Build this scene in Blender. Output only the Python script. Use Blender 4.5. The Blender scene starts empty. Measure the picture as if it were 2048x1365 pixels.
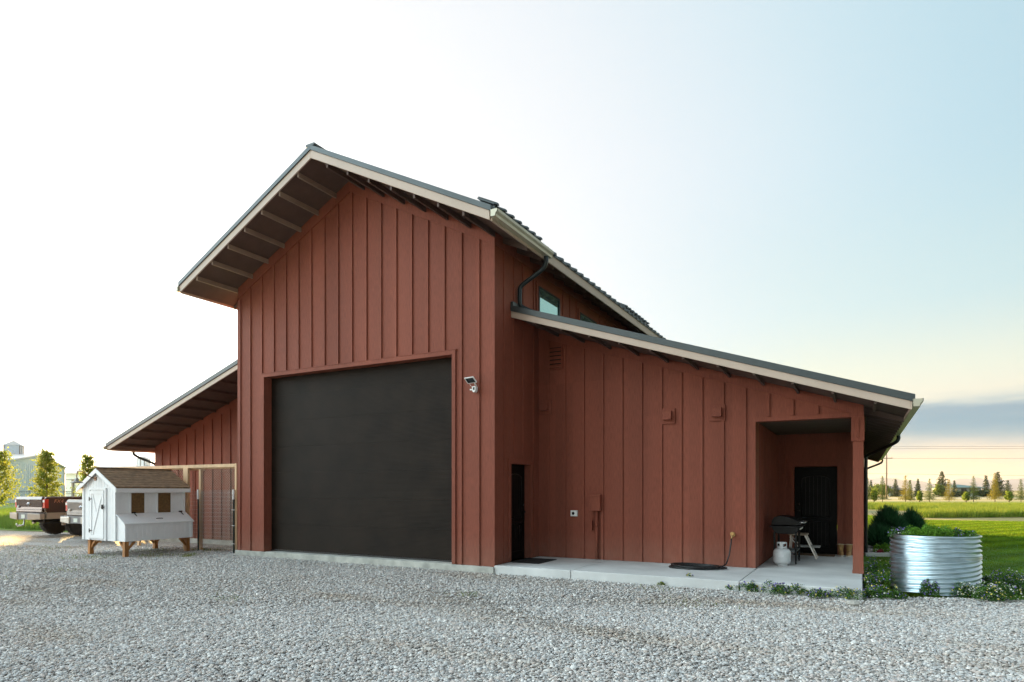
import bpy, bmesh, math, random
import numpy as np
from mathutils import Vector, Matrix
random.seed(7); rng = np.random.default_rng(7)
S = bpy.context.scene
PI = math.pi

# ------------------------------------------------------------------ camera
YAW = math.radians(28.57)
CAM = Vector((6.40, -11.01, 1.64))
cd = bpy.data.cameras.new('camera'); cam = bpy.data.objects.new('camera', cd)
S.collection.objects.link(cam); S.camera = cam
cd.sensor_width = 36; cd.lens = 36*1282/2048; cd.shift_y = (981-682.5)/2048
cd.clip_start = .1; cd.clip_end = 40000
cam.location = CAM; cam.rotation_euler = (PI/2, 0, YAW)
RT = np.array([math.cos(YAW), math.sin(YAW), 0]); FW = np.array([-math.sin(YAW), math.cos(YAW), 0])

# ------------------------------------------------------------------ view / exposure
S.view_settings.view_transform = 'Standard'; S.view_settings.look = 'None'
S.view_settings.exposure = 2.58; S.view_settings.gamma = 1.0; S.view_settings.use_curve_mapping = False

# ------------------------------------------------------------------ sky + sun
SUN_EL = math.radians(3.9)
SUN_DIR = Vector((-0.866, 0.5, math.tan(SUN_EL))).normalized()     # towards the sun
W = bpy.data.worlds.new('World'); S.world = W; W.use_nodes = True
nt = W.node_tree; N = nt.nodes; L = nt.links
for n in list(N): N.remove(n)
def wn(t, **k):
    n = N.new(t)
    for a, b in k.items(): setattr(n, a, b)
    return n
def wmath(op, a, b=None, clamp=False):
    n = wn('ShaderNodeMath', operation=op, use_clamp=clamp)
    for i, v in enumerate((a, b)):
        if v is None: continue
        if isinstance(v, (int, float)): n.inputs[i].default_value = v
        else: L.new(v, n.inputs[i])
    return n.outputs[0]
def wmix(f, a, b):
    n = wn('ShaderNodeMix', data_type='RGBA')
    for s, v in ((n.inputs[0], f), (n.inputs[6], a), (n.inputs[7], b)):
        if isinstance(v, (int, float)): s.default_value = v
        elif isinstance(v, tuple): s.default_value = v + (1,)
        else: L.new(v, s)
    return n.outputs[2]
def wramp(fac, stops, interp='EASE'):
    n = wn('ShaderNodeValToRGB'); cr = n.color_ramp; cr.interpolation = interp
    while len(cr.elements) < len(stops): cr.elements.new(.5)
    for e, (p, c) in zip(cr.elements, stops): e.position = p; e.color = tuple(c) + (1,)
    L.new(fac, n.inputs[0]); return n.outputs[0]
tc = wn('ShaderNodeTexCoord'); D = tc.outputs['Generated']
sep = wn('ShaderNodeSeparateXYZ'); L.new(D, sep.inputs[0])
el = wmath('DIVIDE', wmath('ARCSINE', sep.outputs[2]), PI/2)          # -1..1 elevation
dp = wn('ShaderNodeVectorMath', operation='DOT_PRODUCT'); L.new(D, dp.inputs[0]); dp.inputs[1].default_value = SUN_DIR
ang = wmath('DIVIDE', wmath('ARCCOSINE', dp.outputs['Value']), PI)    # 0..1 angle from the sun
base = wramp(ang, [(0.0, (1, 1, 1)), (.18, (1.0, 1.0, 1.0)), (.23, (.94, .97, 1.0)), (.28, (.82, .91, .97)), (.34, (.66, .85, .93)), (.41, (.47, .73, .85)),
                   (.50, (.74, .82, .86)), (.60, (.80, .84, .84)), (.74, (.52, .74, .86)), (1.0, (.5, .72, .86))], 'B_SPLINE')
gain = wramp(ang, [(0, (1, 1, 1)), (.06, (.5, .5, .5)), (.16, (.24, .24, .24)), (.21, (.2, .2, .2)), (.42, (.2, .2, .2)), (.56, (.15, .15, .15)), (.75, (.12, .12, .12)), (1, (.11, .11, .11))], 'B_SPLINE')
gb = wn('ShaderNodeRGBToBW'); L.new(gain, gb.inputs[0])
# cream light low over the horizon, away from the sun
far = wmath('MULTIPLY', wmath('SUBTRACT', ang, .20), 9.0, True)
low = wramp(el, [(0, (1, .72, .54)), (.045, (1, .80, .64)), (.10, (.90, .92, .76)), (.16, (.72, .88, .84)), (.3, (.58, .80, .87))], 'LINEAR')
lowf = wramp(el, [(0, (.98,)*3), (.10, (.9,)*3), (.17, (.5,)*3), (.30, (0,)*3)], 'EASE')
lf = wn('ShaderNodeRGBToBW'); L.new(lowf, lf.inputs[0])
col = wmix(wmath('MULTIPLY', lf.outputs[0], far), base, low)
# cloud bank
mp = wn('ShaderNodeMapping'); mp.inputs['Scale'].default_value = (3.2, 3.2, 22); L.new(D, mp.inputs[0])
nz = wn('ShaderNodeTexNoise'); nz.inputs['Scale'].default_value = 2.2; nz.inputs['Detail'].default_value = 7; nz.inputs['Roughness'].default_value = .55
L.new(mp.outputs[0], nz.inputs[0])
nz2 = wn('ShaderNodeTexNoise'); nz2.inputs['Scale'].default_value = 1.2; nz2.inputs['Detail'].default_value = 5
L.new(mp.outputs[0], nz2.inputs[0])
elc = wmath('ADD', el, wmath('MULTIPLY', wmath('SUBTRACT', nz.outputs[0], .5), .022))
band = wramp(elc, [(.022, (0,)*3), (.040, (.75,)*3), (.052, (1,)*3), (.069, (.9,)*3), (.081, (0,)*3)], 'LINEAR')
bb = wn('ShaderNodeRGBToBW'); L.new(band, bb.inputs[0])
cf = wmath('MULTIPLY', bb.outputs[0], wmath('MULTIPLY', wmath('SUBTRACT', ang, .27), 12.0, True))
ccol = wramp(elc, [(.03, (.66, .66, .66)), (.045, (.15, .36, .54)), (.066, (.14, .32, .50)), (.075, (.45, .60, .66))], 'LINEAR')
ccol = wmix(wmath('MULTIPLY', wmath('SUBTRACT', nz2.outputs[0], .45), 1.6, True), ccol, (.28, .48, .62))
col = wmix(cf, col, ccol)
# grey wisps below the bank
wisp = wmath('MULTIPLY', wmath('SUBTRACT', nz.outputs[0], .52), 6.0, True)
wl = wramp(el, [(.004, (0,)*3), (.014, (.55,)*3), (.04, (.6,)*3), (.05, (0,)*3)], 'LINEAR')
wb = wn('ShaderNodeRGBToBW'); L.new(wl, wb.inputs[0])
col = wmix(wmath('MULTIPLY', wmath('MULTIPLY', wisp, wb.outputs[0]), far), col, (.66, .66, .68))
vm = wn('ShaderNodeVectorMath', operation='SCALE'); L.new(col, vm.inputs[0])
# bright lobe added to the unseen sky behind and left, to light the front wall
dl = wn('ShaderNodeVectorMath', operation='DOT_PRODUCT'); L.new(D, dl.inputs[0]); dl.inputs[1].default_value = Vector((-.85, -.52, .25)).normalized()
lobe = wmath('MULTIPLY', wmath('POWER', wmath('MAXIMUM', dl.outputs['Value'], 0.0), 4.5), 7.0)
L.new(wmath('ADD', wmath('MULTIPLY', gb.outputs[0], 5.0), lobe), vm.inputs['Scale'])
nish = wn('ShaderNodeTexSky', sky_type='NISHITA', sun_disc=False)
nish.sun_elevation = SUN_EL; nish.sun_rotation = math.atan2(SUN_DIR.x, SUN_DIR.y); nish.altitude = 1400
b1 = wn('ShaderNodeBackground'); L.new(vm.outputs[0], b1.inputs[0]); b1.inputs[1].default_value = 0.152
b2 = wn('ShaderNodeBackground'); L.new(nish.outputs[0], b2.inputs[0]); b2.inputs[1].default_value = 0.006
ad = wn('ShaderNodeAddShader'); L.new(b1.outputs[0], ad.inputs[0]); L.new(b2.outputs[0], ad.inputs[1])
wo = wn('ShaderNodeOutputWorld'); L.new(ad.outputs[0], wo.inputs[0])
ld = bpy.data.lights.new('sun', 'SUN'); ld.energy = 5.0; ld.angle = math.radians(.5); ld.color = (1, .64, .22)
sun = bpy.data.objects.new('sun', ld); S.collection.objects.link(sun)
sun.rotation_euler = SUN_DIR.to_track_quat('Z', 'Y').to_euler(); sun.location = (-60, 40, 30)

# ------------------------------------------------------------------ materials
MATS = {}
def mat(name, col, rough=.65, metal=0, var=.12, vs=3., bump=0., bs=60., stretch=(1, 1, 1), spec=.5, trans=0., col2=None, detail=5, cs=(.3, .7)):
    if name in MATS: return MATS[name]
    m = bpy.data.materials.new(name); m.use_nodes = True; t = m.node_tree; n = t.nodes; l = t.links
    p = n['Principled BSDF']; p.inputs['Roughness'].default_value = rough; p.inputs['Metallic'].default_value = metal
    p.inputs['Specular IOR Level'].default_value = spec
    tcn = n.new('ShaderNodeTexCoord'); mp = n.new('ShaderNodeMapping'); mp.inputs['Scale'].default_value = stretch
    l.new(tcn.outputs['Object'], mp.inputs[0])
    nz = n.new('ShaderNodeTexNoise'); nz.inputs['Scale'].default_value = vs; nz.inputs['Detail'].default_value = detail
    l.new(mp.outputs[0], nz.inputs[0])
    cr = n.new('ShaderNodeValToRGB'); cr.color_ramp.elements[0].position = cs[0]; cr.color_ramp.elements[1].position = cs[1]
    c2 = col2 if col2 else tuple(min(1, c*(1+var)) for c in col); c1 = col if col2 else tuple(c*(1-var) for c in col)
    cr.color_ramp.elements[0].color = c1+(1,); cr.color_ramp.elements[1].color = c2+(1,)
    l.new(nz.outputs[0], cr.inputs[0]); l.new(cr.outputs[0], p.inputs['Base Color'])
    if bump:
        b = n.new('ShaderNodeBump'); b.inputs['Strength'].default_value = bump; b.inputs['Distance'].default_value = .01
        n2 = n.new('ShaderNodeTexNoise'); n2.inputs['Scale'].default_value = bs; n2.inputs['Detail'].default_value = 4
        l.new(mp.outputs[0], n2.inputs[0]); l.new(n2.outputs[0], b.inputs['Height']); l.new(b.outputs[0], p.inputs['Normal'])
    if trans:
        tr = n.new('ShaderNodeBsdfTranslucent'); l.new(cr.outputs[0], tr.inputs[0])
        mx = n.new('ShaderNodeMixShader'); mx.inputs[0].default_value = trans
        l.new(p.outputs[0], mx.inputs[1]); l.new(tr.outputs[0], mx.inputs[2]); l.new(mx.outputs[0], n['Material Output'].inputs[0])
    MATS[name] = m; return m

def siding_mat(name, col, sx, sy):
    """painted wood-grain siding: long vertical grain, faint weather streaks"""
    m = mat(name, col, rough=.52, var=.13, vs=1.1, bump=0, stretch=(1, 1, .12), spec=.2)
    t = m.node_tree; n = t.nodes; l = t.links; p = n['Principled BSDF']
    tcn = n.new('ShaderNodeTexCoord'); mp = n.new('ShaderNodeMapping'); mp.inputs['Scale'].default_value = (1, 1, .07); l.new(tcn.outputs['Object'], mp.inputs[0])
    g = n.new('ShaderNodeTexNoise'); g.inputs['Scale'].default_value = 90; g.inputs['Detail'].default_value = 6; l.new(mp.outputs[0], g.inputs[0])
    g2 = n.new('ShaderNodeTexNoise'); g2.inputs['Scale'].default_value = 140; g2.inputs['Detail'].default_value = 3; l.new(tcn.outputs['Object'], g2.inputs[0])
    a = n.new('ShaderNodeMath'); a.operation = 'ADD'; l.new(g.outputs[0], a.inputs[0]); l.new(g2.outputs[0], a.inputs[1])
    b = n.new('ShaderNodeBump'); b.inputs['Strength'].default_value = .55; b.inputs['Distance'].default_value = .006
    l.new(a.outputs[0], b.inputs['Height']); l.new(b.outputs[0], p.inputs['Normal'])
    cr = [x for x in n if x.type == 'VALTORGB'][0]
    mx = n.new('ShaderNodeMix'); mx.data_type = 'RGBA'; mx.blend_type = 'MULTIPLY'; mx.inputs[0].default_value = 1
    r2 = n.new('ShaderNodeValToRGB'); r2.color_ramp.elements[0].position = .3; r2.color_ramp.elements[0].color = (.72, .72, .72, 1)
    r2.color_ramp.elements[1].position = .62; r2.color_ramp.elements[1].color = (1, 1, 1, 1)
    l.new(g.outputs[0], r2.inputs[0]); l.new(cr.outputs[0], mx.inputs[6]); l.new(r2.outputs[0], mx.inputs[7])
    sp = n.new('ShaderNodeSeparateXYZ'); l.new(tcn.outputs['Object'], sp.inputs[0])      # splashed dust, uneven, on the lowest boards
    zr = n.new('ShaderNodeMapRange'); zr.inputs[1].default_value = .12; zr.inputs[2].default_value = .75; zr.inputs[3].default_value = 1; zr.inputs[4].default_value = 0; l.new(sp.outputs[2], zr.inputs[0])
    dn = n.new('ShaderNodeTexNoise'); dn.inputs['Scale'].default_value = 5; dn.inputs['Detail'].default_value = 8; l.new(tcn.outputs['Object'], dn.inputs[0])
    dm = n.new('ShaderNodeMath'); dm.operation = 'MULTIPLY'; l.new(zr.outputs[0], dm.inputs[0]); l.new(dn.outputs[0], dm.inputs[1])
    dm2 = n.new('ShaderNodeMath'); dm2.operation = 'MULTIPLY'; dm2.inputs[1].default_value = .35; l.new(dm.outputs[0], dm2.inputs[0])
    md = n.new('ShaderNodeMix'); md.data_type = 'RGBA'; l.new(dm2.outputs[0], md.inputs[0]); l.new(mx.outputs[2], md.inputs[6]); md.inputs[7].default_value = (.36, .25, .19, 1)
    st = n.new('ShaderNodeMapping'); st.inputs['Scale'].default_value = (2.38, 2.38, .25); l.new(tcn.outputs['Object'], st.inputs[0])   # board to board tone
    wv = n.new('ShaderNodeTexWhiteNoise'); fl = n.new('ShaderNodeVectorMath'); fl.operation = 'FLOOR'; l.new(st.outputs[0], fl.inputs[0]); l.new(fl.outputs[0], wv.inputs[0])
    wr_ = n.new('ShaderNodeMapRange'); wr_.inputs[3].default_value = .93; wr_.inputs[4].default_value = 1.06; l.new(wv.outputs[0], wr_.inputs[0])
    vs_ = n.new('ShaderNodeVectorMath'); vs_.operation = 'SCALE'; l.new(md.outputs[2], vs_.inputs[0]); l.new(wr_.outputs[0], vs_.inputs['Scale']); l.new(vs_.outputs[0], p.inputs['Base Color'])
    rr = n.new('ShaderNodeMapRange'); rr.inputs[3].default_value = .5; rr.inputs[4].default_value = .75
    l.new(g2.outputs[0], rr.inputs[0]); l.new(rr.outputs[0], p.inputs['Roughness'])
    return m
RED = siding_mat('red siding', (.268, .077, .047), 1, 0)
TRIM = siding_mat('red trim', (.264, .075, .045), 1, 0)
FASC = mat('tan fascia', (.50, .39, .31), .5, var=.06, vs=2, bump=.15, bs=40, stretch=(1, 1, 1))
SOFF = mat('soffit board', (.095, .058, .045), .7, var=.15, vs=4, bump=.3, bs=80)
OUTR = mat('lit lookout board', (.26, .18, .135), .6, var=.1, vs=4, bump=.2, bs=60)
ROOF = mat('dark roof metal', (.058, .070, .072), .42, metal=.25, var=.12, vs=1.5)
GUTT = mat('cream gutter metal', (.50, .47, .36), .32, metal=.2, var=.05)
DSP = mat('dark downspout metal', (.022, .032, .036), .28, metal=.3, var=.1)
CONC = mat('concrete', (.60, .61, .60), .8, var=.14, vs=1.6, bump=.25, bs=90, detail=8)
CONCE = mat('footing concrete', (.44, .44, .40), .85, var=.25, vs=5, bump=.4, bs=70, detail=8)
DOORM = mat('black door paint', (.004, .0035, .003), .5, var=.2, spec=.12)
BLACK = mat('black metal', (.005, .006, .007), .3, var=.15, spec=.25)
BLKRUB = mat('black rubber', (.012, .013, .014), .42, var=.2, bump=.2)
WHITE = mat('white paint', (.84, .85, .86), .45, var=.02, vs=6, bump=.03, bs=30)
WPLAS = mat('white plastic', (.78, .78, .76), .35, var=.03)
STEEL = mat('galvanised steel', (.60, .72, .78), .29, metal=1.0, var=.10, vs=8)
WIREM = mat('galvanised wire', (.45, .45, .43), .45, metal=.7, var=.05)
ALU = mat('aluminium', (.70, .69, .66), .3, metal=.9, var=.04)
CEDAR = mat('stained leg wood', (.40, .17, .045), .6, var=.3, vs=7, bump=.3, bs=60, stretch=(1, 1, .3))
PINE = mat('new pine', (.60, .40, .23), .65, var=.18, vs=5, bump=.2, bs=50, stretch=(1, 1, .3))
TANW = mat('tan plastic tread', (.50, .38, .28), .5, var=.1)
GLASS = mat('window glass', (.42, .66, .60), .03, metal=.85, var=.02)
BRASS = mat('brass tap', (.55, .36, .16), .3, metal=.9, var=.1)
BARK = mat('bark', (.10, .07, .045), .9, var=.3, vs=9, bump=.6, bs=30)

# garage door: dark brown, fine horizontal ribs
GDOOR = mat('garage door paint', (.016, .0105, .007), .6, var=.25, vs=2, spec=.12)
def _g():
    n = GDOOR.node_tree.nodes; l = GDOOR.node_tree.links
    tcn = n.new('ShaderNodeTexCoord'); w = n.new('ShaderNodeTexWave'); w.bands_direction = 'Z'; w.inputs['Scale'].default_value = 12; w.inputs['Distortion'].default_value = .3
    mp = n.new('ShaderNodeMapping'); mp.inputs['Scale'].default_value = (.3, 1, 60)
    z = n.new('ShaderNodeTexNoise'); z.inputs['Scale'].default_value = 1.3; z.inputs['Detail'].default_value = 5
    l.new(tcn.outputs['Object'], mp.inputs[0]); l.new(mp.outputs[0], z.inputs[0]); l.new(tcn.outputs['Object'], w.inputs[0])
    a = n.new('ShaderNodeMath'); a.operation = 'ADD'; l.new(w.outputs[1], a.inputs[0]); l.new(z.outputs[0], a.inputs[1])
    b = n.new('ShaderNodeBump'); b.inputs['Strength'].default_value = .5; b.inputs['Distance'].default_value = .004
    l.new(a.outputs[0], b.inputs['Height']); l.new(b.outputs[0], n['Principled BSDF'].inputs['Normal'])
_g()

# ------------------------------------------------------------------ mesh helpers
def link(o, parent=None):
    S.collection.objects.link(o)
    if parent: o.parent = parent
    return o
def tag(o, label=None, cat=None, group=None, kind=None):
    for k, v in (('label', label), ('category', cat), ('group', group), ('kind', kind)):
        if v: o[k] = v
    return o
def empty(name, loc=(0, 0, 0), rz=0):
    o = bpy.data.objects.new(name, None); o.location = loc; o.rotation_euler = (0, 0, rz); o.empty_display_size = .2
    return link(o)
class MB:
    def __init__(s): s.v = []; s.f = []; s.sm = []
    def add(s, vs, fs, sm=False):
        b = len(s.v); s.v += [tuple(v) for v in vs]
        for f in fs: s.f.append([b+i for i in f]); s.sm.append(sm)
        return s
    def box(s, x0, y0, z0, x1, y1, z1):
        x0, x1 = min(x0, x1), max(x0, x1); y0, y1 = min(y0, y1), max(y0, y1); z0, z1 = min(z0, z1), max(z0, z1)
        vs = [(x, y, z) for z in (z0, z1) for y in (y0, y1) for x in (x0, x1)]
        return s.add(vs, [(0, 2, 3, 1), (4, 5, 7, 6), (0, 1, 5, 4), (2, 6, 7, 3), (0, 4, 6, 2), (1, 3, 7, 5)])
    def prism(s, pts, vec):
        """planar polygon (3d points) extruded by vec"""
        n = len(pts); p = [Vector(q) for q in pts]; v = Vector(vec)
        nn = Vector((0, 0, 0))
        for i in range(n): nn += p[i].cross(p[(i+1) % n])
        if nn.dot(v) > 0: p = p[::-1]
        return s.add(p + [q+v for q in p], [tuple(range(n)), tuple(range(2*n-1, n-1, -1))] + [(i, n+i, n+(i+1) % n, (i+1) % n) for i in range(n)])
    def xz(s, pts, y0, y1): return s.prism([(x, y0, z) for x, z in pts], (0, y1-y0, 0))
    def yz(s, pts, x0, x1): return s.prism([(x0, y, z) for y, z in pts], (x1-x0, 0, 0))
    def xy(s, pts, z0, z1): return s.prism([(x, y, z0) for x, y in pts], (0, 0, z1-z0))
    def beam(s, a, b, w, h):
        a = Vector(a); b = Vector(b); d = (b-a).normalized(); up = Vector((0, 0, 1))
        if abs(d.z) > .95: up = Vector((0, 1, 0))
        r = d.cross(up).normalized()*w/2; u = r.cross(d).normalized()*h/2
        return s.prism([a-r-u, a+r-u, a+r+u, a-r+u], b-a)
    def tube(s, path, r, n=8, closed=False, cap=True):
        P = [Vector(p) for p in path]; m = len(P); rs = r if isinstance(r, (list, tuple)) else [r]*m
        vs = []; prev = None
        for i in range(m):
            d = (P[(i+1) % m]-P[i-1]) if closed else (P[min(i+1, m-1)]-P[max(i-1, 0)])
            d.normalize()
            if prev is None:
                u = Vector((0, 0, 1)) if abs(d.z) < .9 else Vector((0, 1, 0))
                u = (u - d*u.dot(d)).normalized()
            else: u = (prev - d*prev.dot(d)).normalized()
            prev = u; w = d.cross(u)
            for k in range(n):
                a = 2*PI*k/n; vs.append(P[i]+(u*math.cos(a)+w*math.sin(a))*rs[i])
        fs = []
        for i in range(m if closed else m-1):
            j = (i+1) % m
            for k in range(n): fs.append((i*n+k, i*n+(k+1) % n, j*n+(k+1) % n, j*n+k))
        s.add(vs, fs, True)
        if cap and not closed:
            b = len(s.v)-m*n
            s.f.append([b+k for k in range(n)][::-1]); s.sm.append(False)
            s.f.append([b+(m-1)*n+k for k in range(n)]); s.sm.append(False)
        return s
    def lathe(s, prof, c=(0, 0, 0), n=24, axis='z', sm=True):
        vs = []; m = len(prof)
        for r, z in prof:
            for k in range(n):
                a = 2*PI*k/n
                if axis == 'z': q = (c[0]+r*math.cos(a), c[1]+r*math.sin(a), c[2]+z)
                elif axis == 'x': q = (c[0]+z, c[1]+r*math.cos(a), c[2]+r*math.sin(a))
                else: q = (c[0]+r*math.sin(a), c[1]+z, c[2]+r*math.cos(a))
                vs.append(q)
        fs = [(i*n+k, i*n+(k+1) % n, (i+1)*n+(k+1) % n, (i+1)*n+k) for i in range(m-1) for k in range(n)]
        s.add(vs, fs, sm); b = len(s.v)-m*n
        if prof[0][0] > 1e-4: s.f.append([b+k for k in range(n)][::-1]); s.sm.append(False)
        if prof[-1][0] > 1e-4: s.f.append([b+(m-1)*n+k for k in range(n)]); s.sm.append(False)
        return s
    def build(s, name, m, parent=None, bevel=0, mtx=None, recalc=True):
        me = bpy.data.meshes.new(name); me.from_pydata(s.v, [], s.f); me.materials.append(m)
        me.polygons.foreach_set('use_smooth', s.sm)
        if recalc:
            bm = bmesh.new(); bm.from_mesh(me); bmesh.ops.recalc_face_normals(bm, faces=bm.faces)
            if mtx is not None: bm.transform(mtx)
            bm.to_mesh(me); bm.free()
        me.update(); o = bpy.data.objects.new(name, me); link(o, parent)
        if bevel:
            b = o.modifiers.new('bevel', 'BEVEL'); b.width = bevel; b.segments = 2; b.limit_method = 'ANGLE'; b.angle_limit = .6
        return o
def npmesh(name, V, F, m, parent=None, smooth=False):
    V = np.asarray(V, np.float32).reshape(-1, 3); F = np.asarray(F, np.int32); k = F.shape[1]
    me = bpy.data.meshes.new(name); me.vertices.add(len(V)); me.vertices.foreach_set('co', V.ravel())
    me.loops.add(F.size); me.loops.foreach_set('vertex_index', F.ravel())
    me.polygons.add(len(F)); me.polygons.foreach_set('loop_start', np.arange(0, F.size, k, dtype=np.int32))
    me.polygons.foreach_set('loop_total', np.full(len(F), k, np.int32))
    me.update(calc_edges=True); me.validate(); me.materials.append(m)
    if smooth: me.polygons.foreach_set('use_smooth', [True]*len(F))
    return link(bpy.data.objects.new(name, me), parent)
def blades_np(P, h, w, lean, bend=.0, up=None):
    """P (n,3) roots -> tri blades. h,w arrays or floats; returns V,F"""
    n = len(P); h = np.broadcast_to(h, n)[:, None]; w = np.broadcast_to(w, n)[:, None]; lean = np.broadcast_to(lean, n)[:, None]
    a = rng.uniform(0, 2*PI, n); s = np.stack([np.cos(a), np.sin(a), np.zeros(n)], 1)
    b = rng.uniform(0, 2*PI, n); l = np.stack([np.cos(b), np.sin(b), np.zeros(n)], 1)
    tip = P + l*lean*h + np.array([0, 0, 1])*h*np.sqrt(np.maximum(0, 1-lean**2))
    V = np.stack([P-s*w/2, P+s*w/2, tip], 1).reshape(-1, 3)
    return V, np.arange(3*n).reshape(-1, 3)
def leaves_np(P, size, asp=.6):
    n = len(P); size = np.broadcast_to(size, n)[:, None]
    u = rng.normal(size=(n, 3)); u /= np.linalg.norm(u, axis=1)[:, None]
    t = rng.normal(size=(n, 3)); v = np.cross(u, t); v /= np.linalg.norm(v, axis=1)[:, None]
    V = np.stack([P-u*size, P-v*size*asp, P+u*size, P+v*size*asp], 1).reshape(-1, 3)
    return V, np.arange(4*n).reshape(-1, 4)
def inpoly(x, y, poly):
    c = np.zeros(len(x), bool); n = len(poly)
    for i in range(n):
        x1, y1 = poly[i]; x2, y2 = poly[(i+1) % n]
        k = ((y1 > y) != (y2 > y)) & (x < (x2-x1)*(y-y1)/(y2-y1+1e-12)+x1); c ^= k
    return c
def sheet(name, poly, z, m, kind='structure'):
    bm = bmesh.new(); vs = [bm.verts.new((x, y, z)) for x, y in poly]; f = bm.faces.new(vs)
    bmesh.ops.triangulate(bm, faces=[f]); bmesh.ops.recalc_face_normals(bm, faces=bm.faces)
    for q in bm.faces:
        if q.normal.z < 0: q.normal_flip()
    me = bpy.data.meshes.new(name); bm.to_mesh(me); bm.free(); me.materials.append(m)
    o = link(bpy.data.objects.new(name, me)); o['kind'] = kind; return o
def px(x, y, z=0.):
    """world point on height z that photo pixel (x,y) shows; used once to lay things out"""
    d = RT*(x-1024)/1282+FW+np.array([0, 0, (981-y)/1282]); t = (z-CAM.z)/d[2]
    return np.array(CAM)+d*t
def at(x, dist, z=0.):
    p = np.array(CAM)+(RT*(x-1024)/1282+FW)*dist; return Vector((p[0], p[1], z))

# ================================================================== GROUND
gm = mat('far ground', (.13, .15, .045), .95, col2=(.30, .25, .12), vs=.02, stretch=(1, 1, 1), detail=8)
ground = sheet('ground', [(-9000, -9000), (9000, -9000), (9000, 9000), (-9000, 9000)], -.03, gm)
GP = [(-45, -30), (40, -30), (40, 4), (12, 1.9), (8.6, 1.2), (7.9, 1.0), (7.3, .7), (6.45, .15), (6.4, 4), (-12, 4), (-18, 3.4), (-24, 2.1), (-45, 1.8)]
def gravel_mat():
    m = bpy.data.materials.new('gravel'); m.use_nodes = True; t = m.node_tree; n = t.nodes; l = t.links; p = n['Principled BSDF']; p.inputs['Roughness'].default_value = .9
    tcn = n.new('ShaderNodeTexCoord'); V = n.new('ShaderNodeTexVoronoi'); V.inputs['Scale'].default_value = 42; l.new(tcn.outputs['Object'], V.inputs[0])
    bw = n.new('ShaderNodeRGBToBW'); l.new(V.outputs['Color'], bw.inputs[0])
    cr = n.new('ShaderNodeValToRGB'); e = cr.color_ramp.elements; e[0].position = .2; e[0].color = (.24, .22, .20, 1); e[1].position = .85; e[1].color = (.60, .58, .56, 1)
    x = e.new(.5); x.color = (.42, .40, .38, 1); l.new(bw.outputs[0], cr.inputs[0])
    # damp, earthy patches
    mp = n.new('ShaderNodeMapping'); mp.inputs['Rotation'].default_value = (0, 0, -.5); mp.inputs['Scale'].default_value = (.25, .9, 1); l.new(tcn.outputs['Object'], mp.inputs[0])
    z = n.new('ShaderNodeTexNoise'); z.inputs['Scale'].default_value = 1.1; z.inputs['Detail'].default_value = 6; l.new(mp.outputs[0], z.inputs[0])
    r = n.new('ShaderNodeValToRGB'); r.color_ramp.elements[0].position = .42; r.color_ramp.elements[1].position = .62; l.new(z.outputs[0], r.inputs[0])
    mx = n.new('ShaderNodeMix'); mx.data_type = 'RGBA'; l.new(r.outputs[0], mx.inputs[0]); l.new(cr.outputs[0], mx.inputs[6]); 
    m2 = n.new('ShaderNodeMix'); m2.data_type = 'RGBA'; m2.blend_type = 'MULTIPLY'; m2.inputs[0].default_value = .75
    l.new(cr.outputs[0], m2.inputs[6]); m2.inputs[7].default_value = (.80, .66, .50, 1); l.new(m2.outputs[2], mx.inputs[7])
    l.new(mx.outputs[2], p.inputs['Base Color'])
    b = n.new('ShaderNodeBump'); b.invert = True; b.inputs['Strength'].default_value = .9; b.inputs['Distance'].default_value = .03
    l.new(V.outputs['Distance'], b.inputs['Height']); l.new(b.outputs[0], p.inputs['Normal']); return m
sheet('gravel_driveway', GP, -.022, gravel_mat())
LAWNM = mat('lawn turf', (.05, .14, .012), .9, col2=(.10, .22, .02), vs=.5, bump=.8, bs=60, detail=9)
LP = [(6.45, .16), (7.3, .71), (7.9, 1.01), (8.6, 1.21), (12, 1.91), (40, 4.01), (60, 12), (60, 30), (26, 27.5), (14, 31.8), (9.3, 31.2), (7.4, 36), (6.2, 40), (-9, 40), (-9, 20), (6.45, 20)]
sheet('lawn', LP, -.026, LAWNM)
DRY = mat('dry grass strip', (.42, .30, .13), .95, col2=(.24, .25, .08), vs=1.2, bump=.6, bs=30, detail=8)
sheet('dry_grass_strip', [(9.3, 31.2), (14, 31.8), (26, 27.5), (60, 30), (80, 42), (40, 42), (15, 39), (8, 37), (5, 44), (-12, 50), (-9, 40), (6.2, 40), (7.4, 36)], -.024, DRY)
def fr(lat, d): p = np.array(CAM)+RT*lat+FW*d; return (p[0], p[1])
CRSOIL = mat('crop field soil', (.13, .14, .04), .95, col2=(.20, .21, .05), vs=.8, detail=8)
CP = [(15, 38.2), (9.8, 34.2), (9.0, 36.5), (12.5, 46), (2, 58)]+[(float(p[0]), float(p[1])) for p in [np.array(CAM)[:2]+RT[:2]*a+FW[:2]*b for a, b in ((18, 66), (60, 64), (95, 60))]]+[(80, 40), (40, 41)]
sheet('crop_field', CP, -.018, CRSOIL)
MEAD = mat('far meadow', (.26, .26, .09), .95, col2=(.48, .38, .20), vs=.06, stretch=(.6, 2.4, 1), detail=8)
def fr(lat, d): p = np.array(CAM)+RT*lat+FW*d; return (p[0], p[1])
sheet('meadow', [fr(-20, 96), fr(110, 96), fr(320, 420), fr(-60, 420)], -.014, MEAD)
sheet('road', [fr(-60, 128), fr(130, 128), fr(130, 137), fr(-60, 137)], .01, mat('pale road', (.62, .56, .46), .9))
FARG = mat('left field grass', (.10, .20, .02), .9, col2=(.20, .30, .03), vs=.4, detail=8)
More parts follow.
